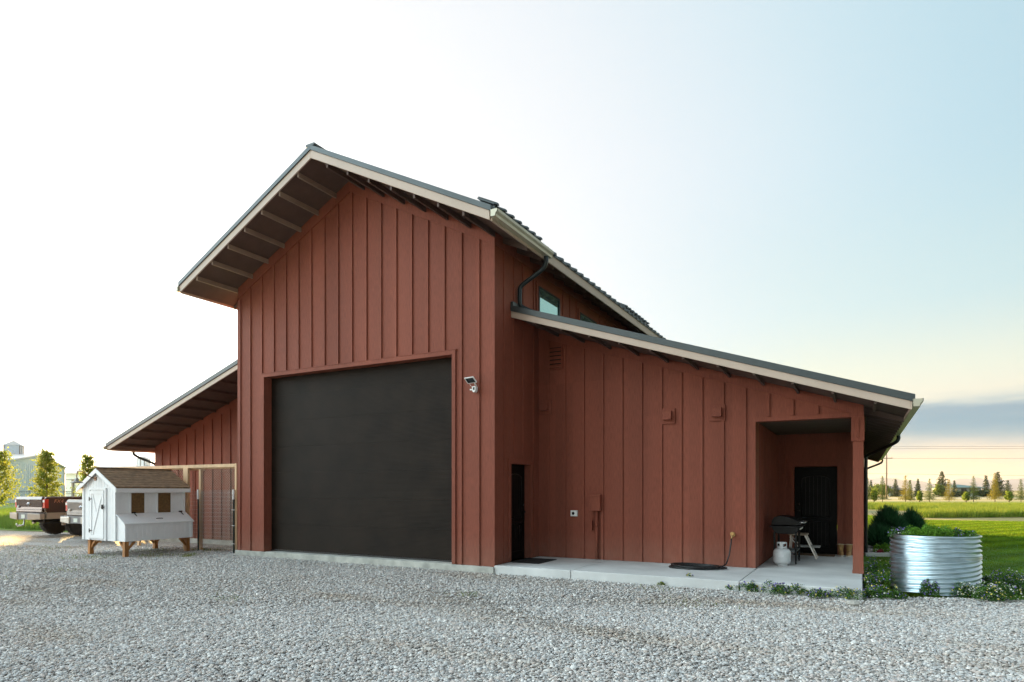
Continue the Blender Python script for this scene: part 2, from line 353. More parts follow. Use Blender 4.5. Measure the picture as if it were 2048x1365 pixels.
sheet('field', [(-45, 2.1), (-24, 2.4), (-18, 3.7), (-14.8, 4.2), (-14.8, 40), (-60, 120), (-160, 60), (-60, -20), (-45, 1.0)], -.016, FARG)

# ---- loose stones on the driveway: real stones, one object
def stones(name, P, sc, m, label=None, seg=2):
    me = bpy.data.meshes.new(name); n = len(P); me.vertices.add(n); me.vertices.foreach_set('co', np.asarray(P, np.float32).ravel())
    a = me.attributes.new('sc', 'FLOAT_VECTOR', 'POINT'); a.data.foreach_set('vector', np.asarray(sc, np.float32).ravel())
    r = np.stack([rng.uniform(-.35, .35, n), rng.uniform(-.35, .35, n), rng.uniform(0, 6.28, n)], 1)
    a = me.attributes.new('ro', 'FLOAT_VECTOR', 'POINT'); a.data.foreach_set('vector', r.astype(np.float32).ravel())
    me.materials.append(m); o = link(bpy.data.objects.new(name, me)); o['kind'] = 'stuff'
    g = bpy.data.node_groups.new(name, 'GeometryNodeTree')
    g.interface.new_socket('Geometry', in_out='INPUT', socket_type='NodeSocketGeometry'); g.interface.new_socket('Geometry', in_out='OUTPUT', socket_type='NodeSocketGeometry')
    n_ = g.nodes; l = g.links; gi = n_.new('NodeGroupInput'); go = n_.new('NodeGroupOutput')
    ico = n_.new('GeometryNodeMeshIcoSphere'); ico.inputs['Radius'].default_value = .5; ico.inputs['Subdivisions'].default_value = seg
    sp = n_.new('GeometryNodeSetPosition'); nz = n_.new('ShaderNodeTexNoise'); nz.inputs['Scale'].default_value = 1.6
    sub = n_.new('ShaderNodeVectorMath'); sub.operation = 'SUBTRACT'; sub.inputs[1].default_value = (.5, .5, .5); l.new(nz.outputs['Color'], sub.inputs[0])
    scl = n_.new('ShaderNodeVectorMath'); scl.operation = 'SCALE'; scl.inputs['Scale'].default_value = .55; l.new(sub.outputs[0], scl.inputs[0])
    l.new(ico.outputs[0], sp.inputs['Geometry']); l.new(scl.outputs[0], sp.inputs['Offset'])
    ss = n_.new('GeometryNodeSetShadeSmooth'); l.new(sp.outputs[0], ss.inputs[0])
    sm = n_.new('GeometryNodeSetMaterial'); sm.inputs['Material'].default_value = m; l.new(ss.outputs[0], sm.inputs[0])
    iop = n_.new('GeometryNodeInstanceOnPoints')
    def na(nm):
        q = n_.new('GeometryNodeInputNamedAttribute'); q.data_type = 'FLOAT_VECTOR'; q.inputs[0].default_value = nm; return q.outputs[0]
    e2r = n_.new('FunctionNodeEulerToRotation'); l.new(na('ro'), e2r.inputs[0])
    l.new(gi.outputs[0], iop.inputs['Points']); l.new(sm.outputs[0], iop.inputs['Instance']); l.new(e2r.outputs[0], iop.inputs['Rotation']); l.new(na('sc'), iop.inputs['Scale'])
    l.new(iop.outputs[0], go.inputs[0])
    md = o.modifiers.new('stones', 'NODES'); md.node_group = g; return o
def stone_mat(name, cols):
    m = bpy.data.materials.new(name); m.use_nodes = True; n = m.node_tree.nodes; l = m.node_tree.links; p = n['Principled BSDF']; p.inputs['Roughness'].default_value = .78
    oi = n.new('ShaderNodeObjectInfo'); cr = n.new('ShaderNodeValToRGB'); cr.color_ramp.interpolation = 'CONSTANT'
    e = cr.color_ramp.elements
    while len(e) < len(cols): e.new(.5)
    for i, c in enumerate(cols): e[i].position = i/len(cols); e[i].color = c+(1,)
    l.new(oi.outputs['Random'], cr.inputs[0])
    tcn = n.new('ShaderNodeTexCoord'); z = n.new('ShaderNodeTexNoise'); z.inputs['Scale'].default_value = 40; z.inputs['Detail'].default_value = 4; l.new(tcn.outputs['Object'], z.inputs[0])
    mr = n.new('ShaderNodeMapRange'); mr.inputs[3].default_value = .78; mr.inputs[4].default_value = 1.20; l.new(z.outputs[0], mr.inputs[0])
    vm = n.new('ShaderNodeVectorMath'); vm.operation = 'SCALE'; l.new(cr.outputs[0], vm.inputs[0]); l.new(mr.outputs[0], vm.inputs['Scale']); # worn, earthier patches across the whole yard (world space)
    ge = n.new('ShaderNodeNewGeometry'); mp = n.new('ShaderNodeMapping'); mp.inputs['Rotation'].default_value = (0, 0, .45); mp.inputs['Scale'].default_value = (.22, .8, 0); l.new(ge.outputs['Position'], mp.inputs[0])
    z2 = n.new('ShaderNodeTexNoise'); z2.inputs['Scale'].default_value = 1.0; z2.inputs['Detail'].default_value = 7; l.new(mp.outputs[0], z2.inputs[0])
    r2 = n.new('ShaderNodeValToRGB'); r2.color_ramp.elements[0].position = .54; r2.color_ramp.elements[1].position = .80; l.new(z2.outputs[0], r2.inputs[0])
    mx = n.new('ShaderNodeMix'); mx.data_type = 'RGBA'; mx.blend_type = 'MULTIPLY'; l.new(r2.outputs[0], mx.inputs[0]); l.new(vm.outputs[0], mx.inputs[6]); mx.inputs[7].default_value = (.78, .66, .54, 1)
    l.new(mx.outputs[2], p.inputs['Base Color'])
    return m
STM = stone_mat('driveway stones', [(0.560, 0.545, 0.523), (0.490, 0.490, 0.483), (0.650, 0.630, 0.603), (0.370, 0.355, 0.342), (0.509, 0.450, 0.412), (0.739, 0.720, 0.684), (0.500, 0.440, 0.393), (0.539, 0.540, 0.533), (0.300, 0.280, 0.261), (0.550, 0.510, 0.462), (0.420, 0.420, 0.417), (0.539, 0.470, 0.432)])
def stone_patch(name, d0, d1, dens, s0, s1, seg):
    A = (d1-d0)*(d1+d0)*.82*1.12+(d1-d0)*3; n = int(A*dens)
    d = np.sqrt(rng.uniform(d0**2, d1**2, n)); lt = rng.uniform(-.82, .82, n)*(d+1.8)
    P = np.array(CAM)[None]+RT[None]*lt[:, None]+FW[None]*d[:, None]
    k = inpoly(P[:, 0], P[:, 1], GP) & ~((P[:, 0] > -7.6) & (P[:, 0] < 6.43) & (P[:, 1] > -.06)) & ~((P[:, 0] < -7.5) & (P[:, 1] > 3))
    # worn wheel track with thinner stone cover
    tr = np.exp(-((P[:, 1]+.42*(P[:, 0]-4.1)+4.2)/.42)**2)*np.exp(-((P[:, 0]-2.2)/3.4)**2) + .5*np.exp(-((P[:, 1]+.42*(P[:, 0]-4.1)+2.0)/.4)**2)*np.exp(-((P[:, 0]-2.5)/3.5)**2)
    k &= rng.uniform(0, 1, n) > tr*.8
    P = P[k]; n = len(P); s = np.clip(np.exp(rng.normal(math.log((s0+s1)*.46), .33, n)), s0*.6, s1*1.6)
    sc = np.stack([s*rng.uniform(.8, 1.35, n), s*rng.uniform(.7, 1.1, n), s*rng.uniform(.4, .75, n)], 1)
    P[:, 2] = -.012+rng.uniform(-.008, .014, n)+.012*np.sin(P[:, 0]*1.3)*np.sin(P[:, 1]*1.7)
    return stones(name, P, sc, STM, seg=seg)
stone_patch('gravel', 4.2, 9.0, 2900, .016, .036, 2)
stone_patch('gravel', 9.0, 19, 1300, .018, .042, 1)

# ---- grass blades
def region_points(poly, dens, box, cond=None):
    x0, y0, x1, y1 = box; n = int((x1-x0)*(y1-y0)*dens); x = rng.uniform(x0, x1, n); y = rng.uniform(y0, y1, n)
    k = inpoly(x, y, poly)
    d = (x-CAM.x)*FW[0]+(y-CAM.y)*FW[1]; lt = (x-CAM.x)*RT[0]+(y-CAM.y)*RT[1]
    k &= (np.abs(lt) < .9*d+2.5)
    if cond is not None: k &= cond(x, y, d)
    return np.stack([x[k], y[k], np.zeros(k.sum())], 1)
GRASS = mat('lawn grass', (.08, .19, .010), .7, col2=(.20, .29, .015), vs=1.5, trans=.4, spec=.15)
P = region_points(LP, 1500, (6.4, .1, 22, 12), lambda x, y, d: ~((x < 9.0) & (y > 7.4)))
P2 = region_points(LP, 620, (8.0, 12, 34, 36)); P3 = region_points(LP, 300, (-4, 20, 8, 40), lambda x, y, d: x < 8)
V1, F1 = blades_np(P, rng.uniform(.02, .045, len(P)), .007, rng.uniform(.1, .8, len(P)))
Q = np.concatenate([P2, P3]); V2, F2 = blades_np(Q, rng.uniform(.035, .075, len(Q)), .02, rng.uniform(.1, .8, len(Q)))
o = npmesh('grass', np.concatenate([V1, V2]), np.concatenate([F1, F2+len(V1)]), GRASS); o['kind'] = 'stuff'; o.location.z = -.025
def mow(m):
    n = m.node_tree.nodes; l = m.node_tree.links; tcn = n.new('ShaderNodeTexCoord'); mp = n.new('ShaderNodeMapping'); mp.inputs['Rotation'].default_value = (0, 0, .55); l.new(tcn.outputs['Object'], mp.inputs[0])
    w = n.new('ShaderNodeTexWave'); w.inputs['Scale'].default_value = .28; w.inputs['Distortion'].default_value = 1.2; w.inputs['Detail'].default_value = 3; l.new(mp.outputs[0], w.inputs[0])
    mr = n.new('ShaderNodeMapRange'); mr.inputs[3].default_value = .80; mr.inputs[4].default_value = 1.22; l.new(w.outputs[1], mr.inputs[0])
    cr = [x for x in n if x.type == 'VALTORGB'][0]; outs = [k.to_socket for k in cr.outputs[0].links]; v = n.new('ShaderNodeVectorMath'); v.operation = 'SCALE'
    l.new(cr.outputs[0], v.inputs[0]); l.new(mr.outputs[0], v.inputs['Scale'])
    for o_ in outs: l.new(v.outputs[0], o_)
mow(GRASS); mow(LAWNM)
# crops
PASM = mat('green pasture', (.12, .19, .03), .95, col2=(.26, .29, .06), vs=.25, stretch=(.5, 1.5, 1), detail=8)
sheet('pasture', [fr(8, 55), fr(100, 50), fr(130, 96), fr(-10, 96)], -.020, PASM)
CROP = mat('green crop', (.08, .17, .02), .7, col2=(.30, .34, .04), vs=1.2, trans=.22, spec=.15)
P = region_points(CP, 210, (2, 34, 60, 62)); P2 = region_points(CP, 60, (-30, 62, 130, 118))
V1, F1 = blades_np(P, rng.uniform(.34, .58, len(P)), .035, rng.uniform(.02, .45, len(P)))
V2, F2 = blades_np(P2, rng.uniform(.35, .55, len(P2)), .09, rng.uniform(.02, .45, len(P2)))
o = npmesh('crop_rows', np.concatenate([V1, V2]), np.concatenate([F1, F2+len(V1)]), CROP); o['kind'] = 'stuff'
# tall grass left
FP = [(-45, 2.2), (-24, 2.6), (-18, 4.0), (-15.2, 4.6), (-15.2, 40), (-60, 60), (-70, 30)]
TALL = mat('tall meadow grass', (.09, .17, .03), .7, col2=(.20, .30, .05), vs=2, trans=.4, spec=.15)
P = region_points(FP, 260, (-45, 2, -15, 8)); h1 = rng.uniform(.15, .5, len(P))
P2 = region_points(FP, 40, (-70, 8, -15, 60))
V1, F1 = blades_np(P, h1, .02, rng.uniform(.02, .5, len(P))); V2, F2 = blades_np(P2, rng.uniform(.1, .3, len(P2)), .05, rng.uniform(.02, .5, len(P2)))
o = npmesh('tall_grass', np.concatenate([V1, V2]), np.concatenate([F1, F2+len(V1)]), TALL); o['kind'] = 'stuff'
# weeds through the gravel
WEED = mat('weeds', (.13, .20, .04), .8, col2=(.30, .30, .10), vs=3, trans=.3)
vv = []; ff = []; nb = 0
for (wx, wy, cnt, rad) in [(-10.2, -2.1, 260, .6), (-9.2, -1.1, 240, .5), (-8.6, -.6, 120, .3), (-8.3, -.9, 120, .12), (-12.5, -2.5, 200, .8), (-8.0, -3.9, 90, .5), (-11.6, -4.4, 220, .7), (-9.9, -4.6, 140, .5), (-14, -1.5, 200, 1.), (1.0, -2.5, 90, .25),
                           (-10.5, -.5, 300, .8), (-9.6, .6, 200, .5), (-13.2, -5.6, 160, .8), (-7.6, -5.2, 60, .4), (-2., -4.6, 60, .3), (4.2, -1.6, 70, .5), (3.4, -.5, 60, .3), (-9.0, .5, 300, .5), (-16, -2, 200, 1.5)]:
    Pw = np.stack([rng.normal(wx, rad*.6, cnt), rng.normal(wy, rad*.5, cnt), np.zeros(cnt)], 1)
    a, b = blades_np(Pw, rng.uniform(.02, .07, cnt), .012, rng.uniform(.2, .9, cnt)); vv.append(a); ff.append(b+nb); nb += len(a)
o = npmesh('weeds', np.concatenate(vv), np.concatenate(ff), WEED); o['kind'] = 'stuff'

# ================================================================== MOUNTAINS
def mountains(name, dist, lat0, lat1, hf, m, n=160):
    vs = []; fs = []
    for i in range(n):
        lt = lat0+(lat1-lat0)*i/(n-1); h = hf(lt/dist)
        for dd, hh in ((0, -2), (dist*.03, h*.45), (dist*.08, h), (dist*.16, h*.5), (dist*.22, -2)):
            p = np.array(CAM)+RT*(lt*(1+dd/dist))+FW*(dist+dd); vs.append((p[0], p[1], hh*(1+.12*math.sin(i*1.9+dd))if 0 < hh < h else hh))
    for i in range(n-1):
        for j in range(4): a = i*5+j; fs.append((a, a+5, a+6, a+1))
    b = MB(); b.add(vs, fs, True); o = b.build(name, m); o['kind'] = 'structure'; return o
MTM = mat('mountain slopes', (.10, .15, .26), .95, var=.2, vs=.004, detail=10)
def hA(t):   # t = tan(azimuth); silhouette heights relative to 5000 m
    x = 1024+1282*t
    k = [(-400, 8), (1500, 14), (1720, 20), (1745, 25), (1765, 26), (1790, 22), (1820, 21), (1840, 18), (1862, 14), (1880, 13), (1905, 21), (1922, 26), (1935, 24), (1955, 25), (1975, 22), (2000, 20), (2020, 23), (2048, 26), (2200, 25), (2800, 15)]
    for (a, ya), (b, yb) in zip(k, k[1:]):
        if a <= x <= b: y = ya+(yb-ya)*(x-a)/(b-a); break
    else: y = 10
    return (y+1.2*math.sin(x*.11)+.8*math.sin(x*.27+1))*5400/1282+1.6
mountains('mountains', 5000, -6000, 6500, hA, MTM, 240)

# ================================================================== BARN
barn = empty('barn', (0, 0, 0))
tag(barn, 'large red board and batten barn with dark roll-up garage door and lean-to wings', 'barn')
XC = -3.755; PZ = 8.66                      # ridge x and soffit height there
zs = lambda x: PZ-.5*abs(x-XC)              # main soffit underside
zl = lambda x: 5.285-.331*x                 # right lean-to soffit underside
zL = lambda x: 5.285+.331*(x+7.51)          # left lean-to
YB = 20.2                                   # back wall
def battens_xz(b, xs, y, ztop, zbot, w=.056, t=.030):
    for x in xs:
        zt = min(ztop(x-w/2), ztop(x+w/2)); zb = zbot(x) if callable(zbot) else zbot
        if zt > zb+.05: b.box(x-w/2, y-t, zb, x+w/2, y, zt)
b = MB()
b.xz([(-7.51, .12), (-6.56, .12), (-6.56, zs(-6.56)), (-7.51, zs(-7.51))], 0, .30)
b.xz([(-6.56, 4.43), (-.99, 4.43), (-.99, zs(-.99)), (XC, PZ), (-6.56, zs(-6.56))], 0, .30)
b.xz([(-.99, .12), (0, .12), (0, zs(0)), (-.99, zs(-.99))], 0, .30)
bt = [-6.66-.4205]+[-6.66+.4205*k for k in range(16)]
battens_xz(b, bt, 0, lambda x: zs(x)-.26, lambda x: 4.53 if -6.64 < x < -.92 else .13)
# frieze along the rakes, corner boards
for sgn, xe in ((-1, -7.51), (1, 0)):
    b.xz([(XC, PZ-.001), (xe, zs(xe)-.001), (xe, zs(xe)-.26), (XC, PZ-.26)], -.024, 0)
b.box(-7.535, -.026, .12, -7.43, 0, zs(-7.5)-.30); b.box(-.09, -.026, .12, .026, 0, zs(0)-.02)
b.build('wall', RED, barn)
# garage door casing
b = MB()
b.box(-6.65, -.034, .13, -6.56, 0, 4.43); b.box(-.99, -.034, .13, -.90, 0, 4.43); b.box(-6.65, -.034, 4.43, -.90, 0, 4.52)
b.box(-6.68, -.040, 4.52, -.87, 0, 4.535)
b.build('door_frame', TRIM, barn, bevel=.004)
# garage door
b = MB(); z = .17; hsec = (4.62-.17)/7
for i in range(7): b.box(-6.62, .205, z+.001, -.93, .25, z+hsec-.001); z += hsec
gd = b.build('garage_door', GDOOR, barn)
b = MB(); b.box(-6.56, .19, .13, -.99, .22, .165); b.build('weatherstrip', BLKRUB, gd)
# footing and apron
b = MB(); b.box(-7.60, -.05, -.1, -6.5, .3, .118); b.box(-6.5, -.06, -.1, -.95, .4, .128); b.box(-.95, -.07, -.1, .02, .3, .118)
b.build('footing', CONCE, barn, bevel=.008)
# main side wall (x=0)
b = MB()
b.yz([(.302, .15), (.66, .15), (.66, 6.77), (.302, 6.77)], -.30, 0)
b.yz([(.66, 2.20), (1.56, 2.20), (1.56, 6.77), (.66, 6.77)], -.30, 0)
b.yz([(1.56, .15), (YB, .15), (YB, 6.77), (1.56, 6.77)], -.30, 0)
def batt_yz(b, ys, x, z0, z1, w=.058, t=.020, s=1):
    for y in ys: b.box(x, y-w/2, z0(y) if callable(z0) else z0, x+t*s, y+w/2, z1(y) if callable(z1) else z1)
WN = [(1.94+2.42*k, 3.09+2.42*k) for k in range(7)]
def inwin(y): return any(a-.12 < y < c+.12 for a, c in WN)
batt_yz(b, [.40], 0, .16, 6.52); batt_yz(b, [.82, 1.24], 0, 2.31, 6.52)
batt_yz(b, [1.75], 0, .16, 6.52)
batt_yz(b, [y for y in [2.08+.4205*k for k in range(42)] if not inwin(y)], 0, 5.3, 6.52)
b.box(0, .0, 6.53, .024, YB, 6.77); b.box(0.0005, .0, .12, .026, .09, 6.5)
b.box(0, .56, .16, .03, .66, 2.20); b.box(0, 1.56, .16, .03, 1.66, 2.20); b.box(0, .56, 2.20, .03, 1.66, 2.30)
b.build('wall', RED, barn)
# left side wall, back wall, and wings
b = MB(); b.box(-7.51, .302, .12, -7.31, YB, 6.77)
b.xz([(-7.3, .12), (-.31, .12), (-.31, 6.9), (XC, PZ), (-7.3, 6.9)], YB-.2, YB); b.build('wall', RED, barn)
XR = 6.44; XLW = -14.17
b = MB()
b.xz([(.001, .15), (4.63, .15), (4.63, zl(4.63)), (.001, zl(.001))], 2.0, 2.2)
b.xz([(4.63, 2.95), (XR, 2.95), (XR, zl(XR)), (4.63, zl(4.63))], 2.0, 2.2)
battens_xz(b, [.24, .65, 1.09, 1.53, 1.96, 2.38, 2.80, 3.20, 3.61, 4.02, 4.43], 2.0, lambda x: zl(x)-.20, .155)
battens_xz(b, [4.85, 5.27, 5.69, 6.11], 2.0, lambda x: zl(x)-.20, 3.04)
b.xz([(.001, zl(0)-.001), (XR, zl(XR)-.001), (XR, zl(XR)-.19), (.001, zl(0)-.19)], 1.976, 2.0)
b.box(4.55, 1.972, .155, 4.63, 2.0, 2.95); b.box(4.55, 1.970, 2.95, XR+.002, 2.0, 3.03)
b.build('wall', RED, barn)
# porch walls
b = MB(); b.box(4.50, 2.2, .15, 4.63, 5.6, 3.05)
batt_yz(b, [2.5+.4205*k/2 for k in range(15)], 4.63, .155, 2.95, w=.05)
b.box(4.5, 5.6, .15, 5.00, 5.8, 3.05); b.box(5.00, 5.6, 2.20, 5.92, 5.8, 3.05); b.box(5.92, 5.6, .15, XR, 5.8, 3.05)
for x in (4.78, 6.12, 6.38): b.box(x-.03, 5.58, .155, x+.03, 5.6, 2.95)
b.box(4.90, 5.572, .155, 5.00, 5.6, 2.2); b.box(5.92, 5.572, .155, 6.02, 5.6, 2.2); b.box(4.90, 5.57, 2.2, 6.02, 5.6, 2.31)
b.box(XR-.2, 5.8, .12, XR, YB, zl(XR)); batt_yz(b, [6.0+.4205*k for k in range(33)], XR, .13, zl(XR)-.1)
b.box(.3, YB-.2, .12, XR-.2, YB, 3.1)
b.xz([(.3, 3.1), (XR-.2, 3.1), (.3, 5.1)], YB-.2, YB)
b.build('wall', RED, barn)
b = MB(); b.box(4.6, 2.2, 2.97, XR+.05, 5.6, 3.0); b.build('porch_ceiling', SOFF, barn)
b = MB(); b.box(6.27, 2.0, .15, 6.44, 2.19, 2.52); b.box(6.245, 1.975, 2.52, 6.455, 2.21, 2.949); b.box(6.33, 1.965, 2.58, 6.37, 1.975, 2.93)
b.box(6.262, 1.992, .15, 6.448, 2.198, .20)
b.build('porch_post', TRIM, barn, bevel=.005)
b = MB(); b.box(6.29, 2.2, 2.80, 6.44, 5.6, 2.97); b.build('porch_beam', TRIM, barn)
# left wing
b = MB()
b.xz([(XLW, .12), (-7.512, .12), (-7.512, zL(-7.512)), (XLW, zL(XLW))], 2.0, 2.2)
battens_xz(b, [-7.9-.4205*k for k in range(15)], 2.0, lambda x: zL(x)-.2, .13)
b.box(XLW, 2.2, .12, XLW+.2, YB, zL(XLW)); b.box(XLW+.2, YB-.2, .12, -7.55, YB, 3.0); b.box(-7.56, 1.97, .12, -7.48, 2.0, 5.0)
b.build('wall', RED, barn)
b = MB(); b.box(XLW-.05, 1.93, -.1, -7.6, 2.2, .115); b.build('footing', CONCE, barn)

# roofs ----------------------------------------------------------------
def slope_slab(b, x0, z0, x1, z1, y0, y1, lo, hi):
    b.xz([(x0, z0+lo), (x1, z1+lo), (x1, z1+hi), (x0, z0+hi)], y0, y1)
MY0, MY1 = -1.2, 22.2; ME = 4.36
roof = MB(); soff = MB(); fas = MB(); rk = MB()
for s in (-1, 1):
    xe = XC+s*ME; ze = zs(xe)
    slope_slab(soff, XC, PZ, xe, ze, MY0+.03, MY1, 0, .03)
    slope_slab(roof, XC, PZ, xe, ze, MY0+.03, MY1, .032, .205); slope_slab(roof, xe, ze, xe+s*.055, ze-.0275, MY0+.03, MY1, .168, .205)
    slope_slab(fas, XC, PZ, xe, ze, MY0-.005, MY0+.028, -.035, .130)
    slope_slab(rk, XC, PZ, xe+s*.04, ze-.02, MY0-.03, MY0+.10, .131, .235)
    fas.box(xe+s*.002, MY0+.029, ze-.05, xe+s*.034, MY1, ze+.150)
    y = MY0+.35
    while y < MY1:                              # raised ribs of the roof sheets
        roof.prism([(XC, y-.05, PZ+.205), (XC, y+.05, PZ+.205), (XC, y+.025, PZ+.262), (XC, y-.025, PZ+.262)], (s*(ME+.09), 0, -.5*(ME+.09)))
        y += .38
rk.box(XC-.12, MY0-.032, PZ+.205, XC+.12, MY1, PZ+.255)
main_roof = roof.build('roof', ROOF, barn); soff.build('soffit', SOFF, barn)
fas.build('fascia', FASC, barn, bevel=.003); rk.build('rake_flashing', ROOF, main_roof, bevel=.004)
for s in (-1, 1):                               # lookouts under the front overhang
    for k in range(7):
        x = XC+s*(.42+.56*k)
        if abs(x-XC) < ME-.1:
            z = zs(x)
            b = MB(); b.xz([(x-.022, z-.013), (x+.022, z-.013), (x+.022, z-.115), (x-.022, z-.115)], MY0+.04, -.03); b.build('lookout', OUTR if s < 0 else SOFF, barn)  # side light put into the colour: left lookouts lighter as lit, right ones darker
for k in range(34):                             # rafter tails along the eaves
    y = .3+.61*k
    for s in (-1, 1):
        if s < 0 and k > 7: continue
        xw = 0 if s > 0 else -7.51; xe = XC+s*(ME-.03)
        b = MB(); b.prism([(xw, y, zs(xw)-.002), (xw, y, zs(xw)-.12), (xe, y, zs(xe)-.10), (xe, y, zs(xe)-.002)], (0, .04, 0)); b.build('rafter_tail', SOFF, barn)
# raised ribbed sheets standing above the eave
for (y0, y1) in ((-1.0, .95), (6.35, 8.6)):
    b = MB(); x0 = .58; x1 = .22
    for i in range(2): pass
    zt = lambda x: zs(x)+.205+.11
    b.prism([(x0, y0, zt(x0)), (x1, y0, zt(x1)), (x1, y0, zt(x1)+.02), (x0, y0, zt(x0)+.02)], (0, y1-y0, 0))
    y = y0+.08
    while y < y1:
        b.prism([(x0+.04, y-.05, zt(x0+.04)+.02), (x0+.04, y+.05, zt(x0+.04)+.02), (x0+.04, y+.03, zt(x0+.04)+.06), (x0+.04, y-.03, zt(x0+.04)+.06)], (x1-x0-.04, 0, .5*(x0-x1+.04)))
        b.box(x0-.06, y-.02, zt(x0)-.13, x0-.02, y+.02, zt(x0)+.01); y += .30
    b.build('raised_roof_panel', ROOF, main_roof)

def lean(s):
    xa = 0.002 if s > 0 else -7.512; Lh = 7.10; xe = xa+s*Lh; za = 5.285; ze = za-.331*Lh; y0 = .70; y1 = 21.1
    so = MB(); ro = MB(); fa = MB(); rf = MB(); ra = MB()
    slope_slab(so, xa, za, xe, ze, y0+.03, y1, 0, .025)
    slope_slab(ro, xa, za, xe+s*.03, ze-.01, y0+.03, y1, .027, .17)
    slope_slab(fa, xa, za, xe-s*.03, ze+.01, y0-.005, y0+.028, -.045, .085)
    slope_slab(rf, xa, za, xe+s*.035, ze-.012, y0-.03, y0+.09, .086, .205)
    fa.box(xe-s*.03, y0, ze-.04, xe-s*.005, y1, ze+.09)
    y = y0+.35
    while y < y1:
        ro.prism([(xa, y-.03, za+.17), (xa, y+.03, za+.17), (xa, y+.015, za+.2), (xa, y-.015, za+.2)], (s*(Lh+.05), 0, -.331*(Lh+.05))); y += .38
    r = ro.build('roof', ROOF, barn); so.build('soffit', SOFF, barn); fa.build('fascia', FASC, barn, bevel=.003); rf.build('rake_flashing', ROOF, r, bevel=.004)
    k = 0
    while .5+.61*k < Lh:                        # lookouts at the front
        x = xa+s*(.5+.61*k); z = za-.331*abs(x-xa); k += 1
        ra = MB(); ra.box(x-.02, y0+.04, z-.075, x+.02, 1.97, z-.008); ra.build('lookout', SOFF, barn)
    xw = XR if s > 0 else XLW
    for k in range(33 if s > 0 else 8):
        y = 2.25+.58*k; zw = za-.331*abs(xw-xa)
        ra = MB(); ra.prism([(xw, y, zw-.003), (xw, y, zw-.11), (xe-s*.04, y, ze-.09), (xe-s*.04, y, ze-.003)], (0, .04, 0)); ra.build('rafter_tail', SOFF, barn)
lean(1); lean(-1)
# apron flashing where the lean-to meets the wall
b = MB(); b.box(.003, .68, 5.45, .06, 20, 5.56); b.build('wall_flashing', ROOF, barn)

# gutters: K-style profile swept along y
def gutter(xb, zb, y0, y1, s=1, w=.13, h=.115):
    t = .006
    pr = [(0, h), (0, 0), (w*.68, 0), (w*.74, h*.35), (w*.98, h*.62), (w, h), (w-.02, h), (w-.02, h-t), (w-t-.004, h-t), (w-.012, h*.66), (w*.70, h*.4), (w*.64, t), (t, t), (t, h)]
    b = MB(); b.xz([(xb+s*x, zb+z) for x, z in pr], y0, y1)
    for y in (y0, y1-.008): b.xz([(xb+s*x, zb+z) for x, z in pr[:6]], y, y+.008)
    b.build('gutter', GUTT, barn)
gx = XC+ME
gutter(gx+.036, 6.475, -1.24, 1.12, w=.15, h=.13)
gutter(XC-ME-.036, 6.475, -1.24, 21.8, s=-1)
ze = 5.285-.331*7.1
gutter(7.102, ze-.01, .62, 21.1, w=.14, h=.125); gutter(-7.512-7.102, ze-.01, .62, 21.1, s=-1)
def spline(pts, n=6):
    P = [Vector(p) for p in pts]; out = []
    for i in range(len(P)-1):
        p0 = P[max(i-1, 0)]; p1 = P[i]; p2 = P[i+1]; p3 = P[min(i+2, len(P)-1)]
        for k in range(n):
            t = k/n; out.append(.5*((2*p1)+(-p0+p2)*t+(2*p0-5*p1+4*p2-p3)*t*t+(-p0+3*p1-3*p2+p3)*t**3))
    out.append(P[-1]); return out
def downspout(pts, r=.042, m=DSP):
    b = MB(); b.tube(spline(pts, 5), r, 10); return b.build('downspout', m, barn)
downspout([(gx+.07, .97, 6.50), (gx+.07, .97, 6.36), (gx-.02, .97, 6.22), (.22, .96, 6.02), (.09, .95, 5.92), (.075, .95, 5.80), (.075, .95, 5.62), (.10, .99, 5.52), (.34, 1.18, 5.39)], .048)
downspout([(7.17, 6.6, 2.94), (7.17, 6.6, 2.84), (7.08, 6.65, 2.75), (6.72, 7.2, 2.60), (6.54, 7.5, 2.52), (6.51, 7.55, 2.40), (6.51, 7.55, 1.2), (6.51, 7.55, .06)])
downspout([(7.17, 19.9, 2.94), (7.17, 19.9, 2.84), (7.08, 19.9, 2.75), (6.72, 20.0, 2.60), (6.54, 20.0, 2.50), (6.51, 20.0, 2.40), (6.51, 20.0, .06)])
downspout([(-14.68, 1.6, 2.94), (-14.68, 1.6, 2.84), (-14.6, 1.7, 2.74), (-14.35, 1.95, 2.58), (-14.24, 2.05, 2.5), (-14.22, 2.1, 2.40), (-14.22, 2.1, .06)])

# clerestory windows
for i, (a, c) in enumerate(WN):
    b = MB(); z0, z1 = 5.50, 6.24; t = .05
    b.box(.001, a, z0, .045, a+t, z1); b.box(.001, c-t, z0, .045, c, z1); b.box(.001, a+t, z0, .045, c-t, z0+t); b.box(.001, a+t, z1-t, .045, c-t, z1)
    w = b.build('window', DSP, barn, bevel=.004)
    b = MB(); b.box(.002, a+t, z0+t, .018, c-t, z1-t); b.build('glass', GLASS, w)
    b = MB(); b.box(0, a-.09, z0-.09, .030, a, z1+.09); b.box(0, c, z0-.09, .030, c+.09, z1+.09); b.box(0, a, z1, .030, c, z1+.09); b.box(0, a, z0-.09, .03, c, z0); b.build('window_trim', TRIM, w)

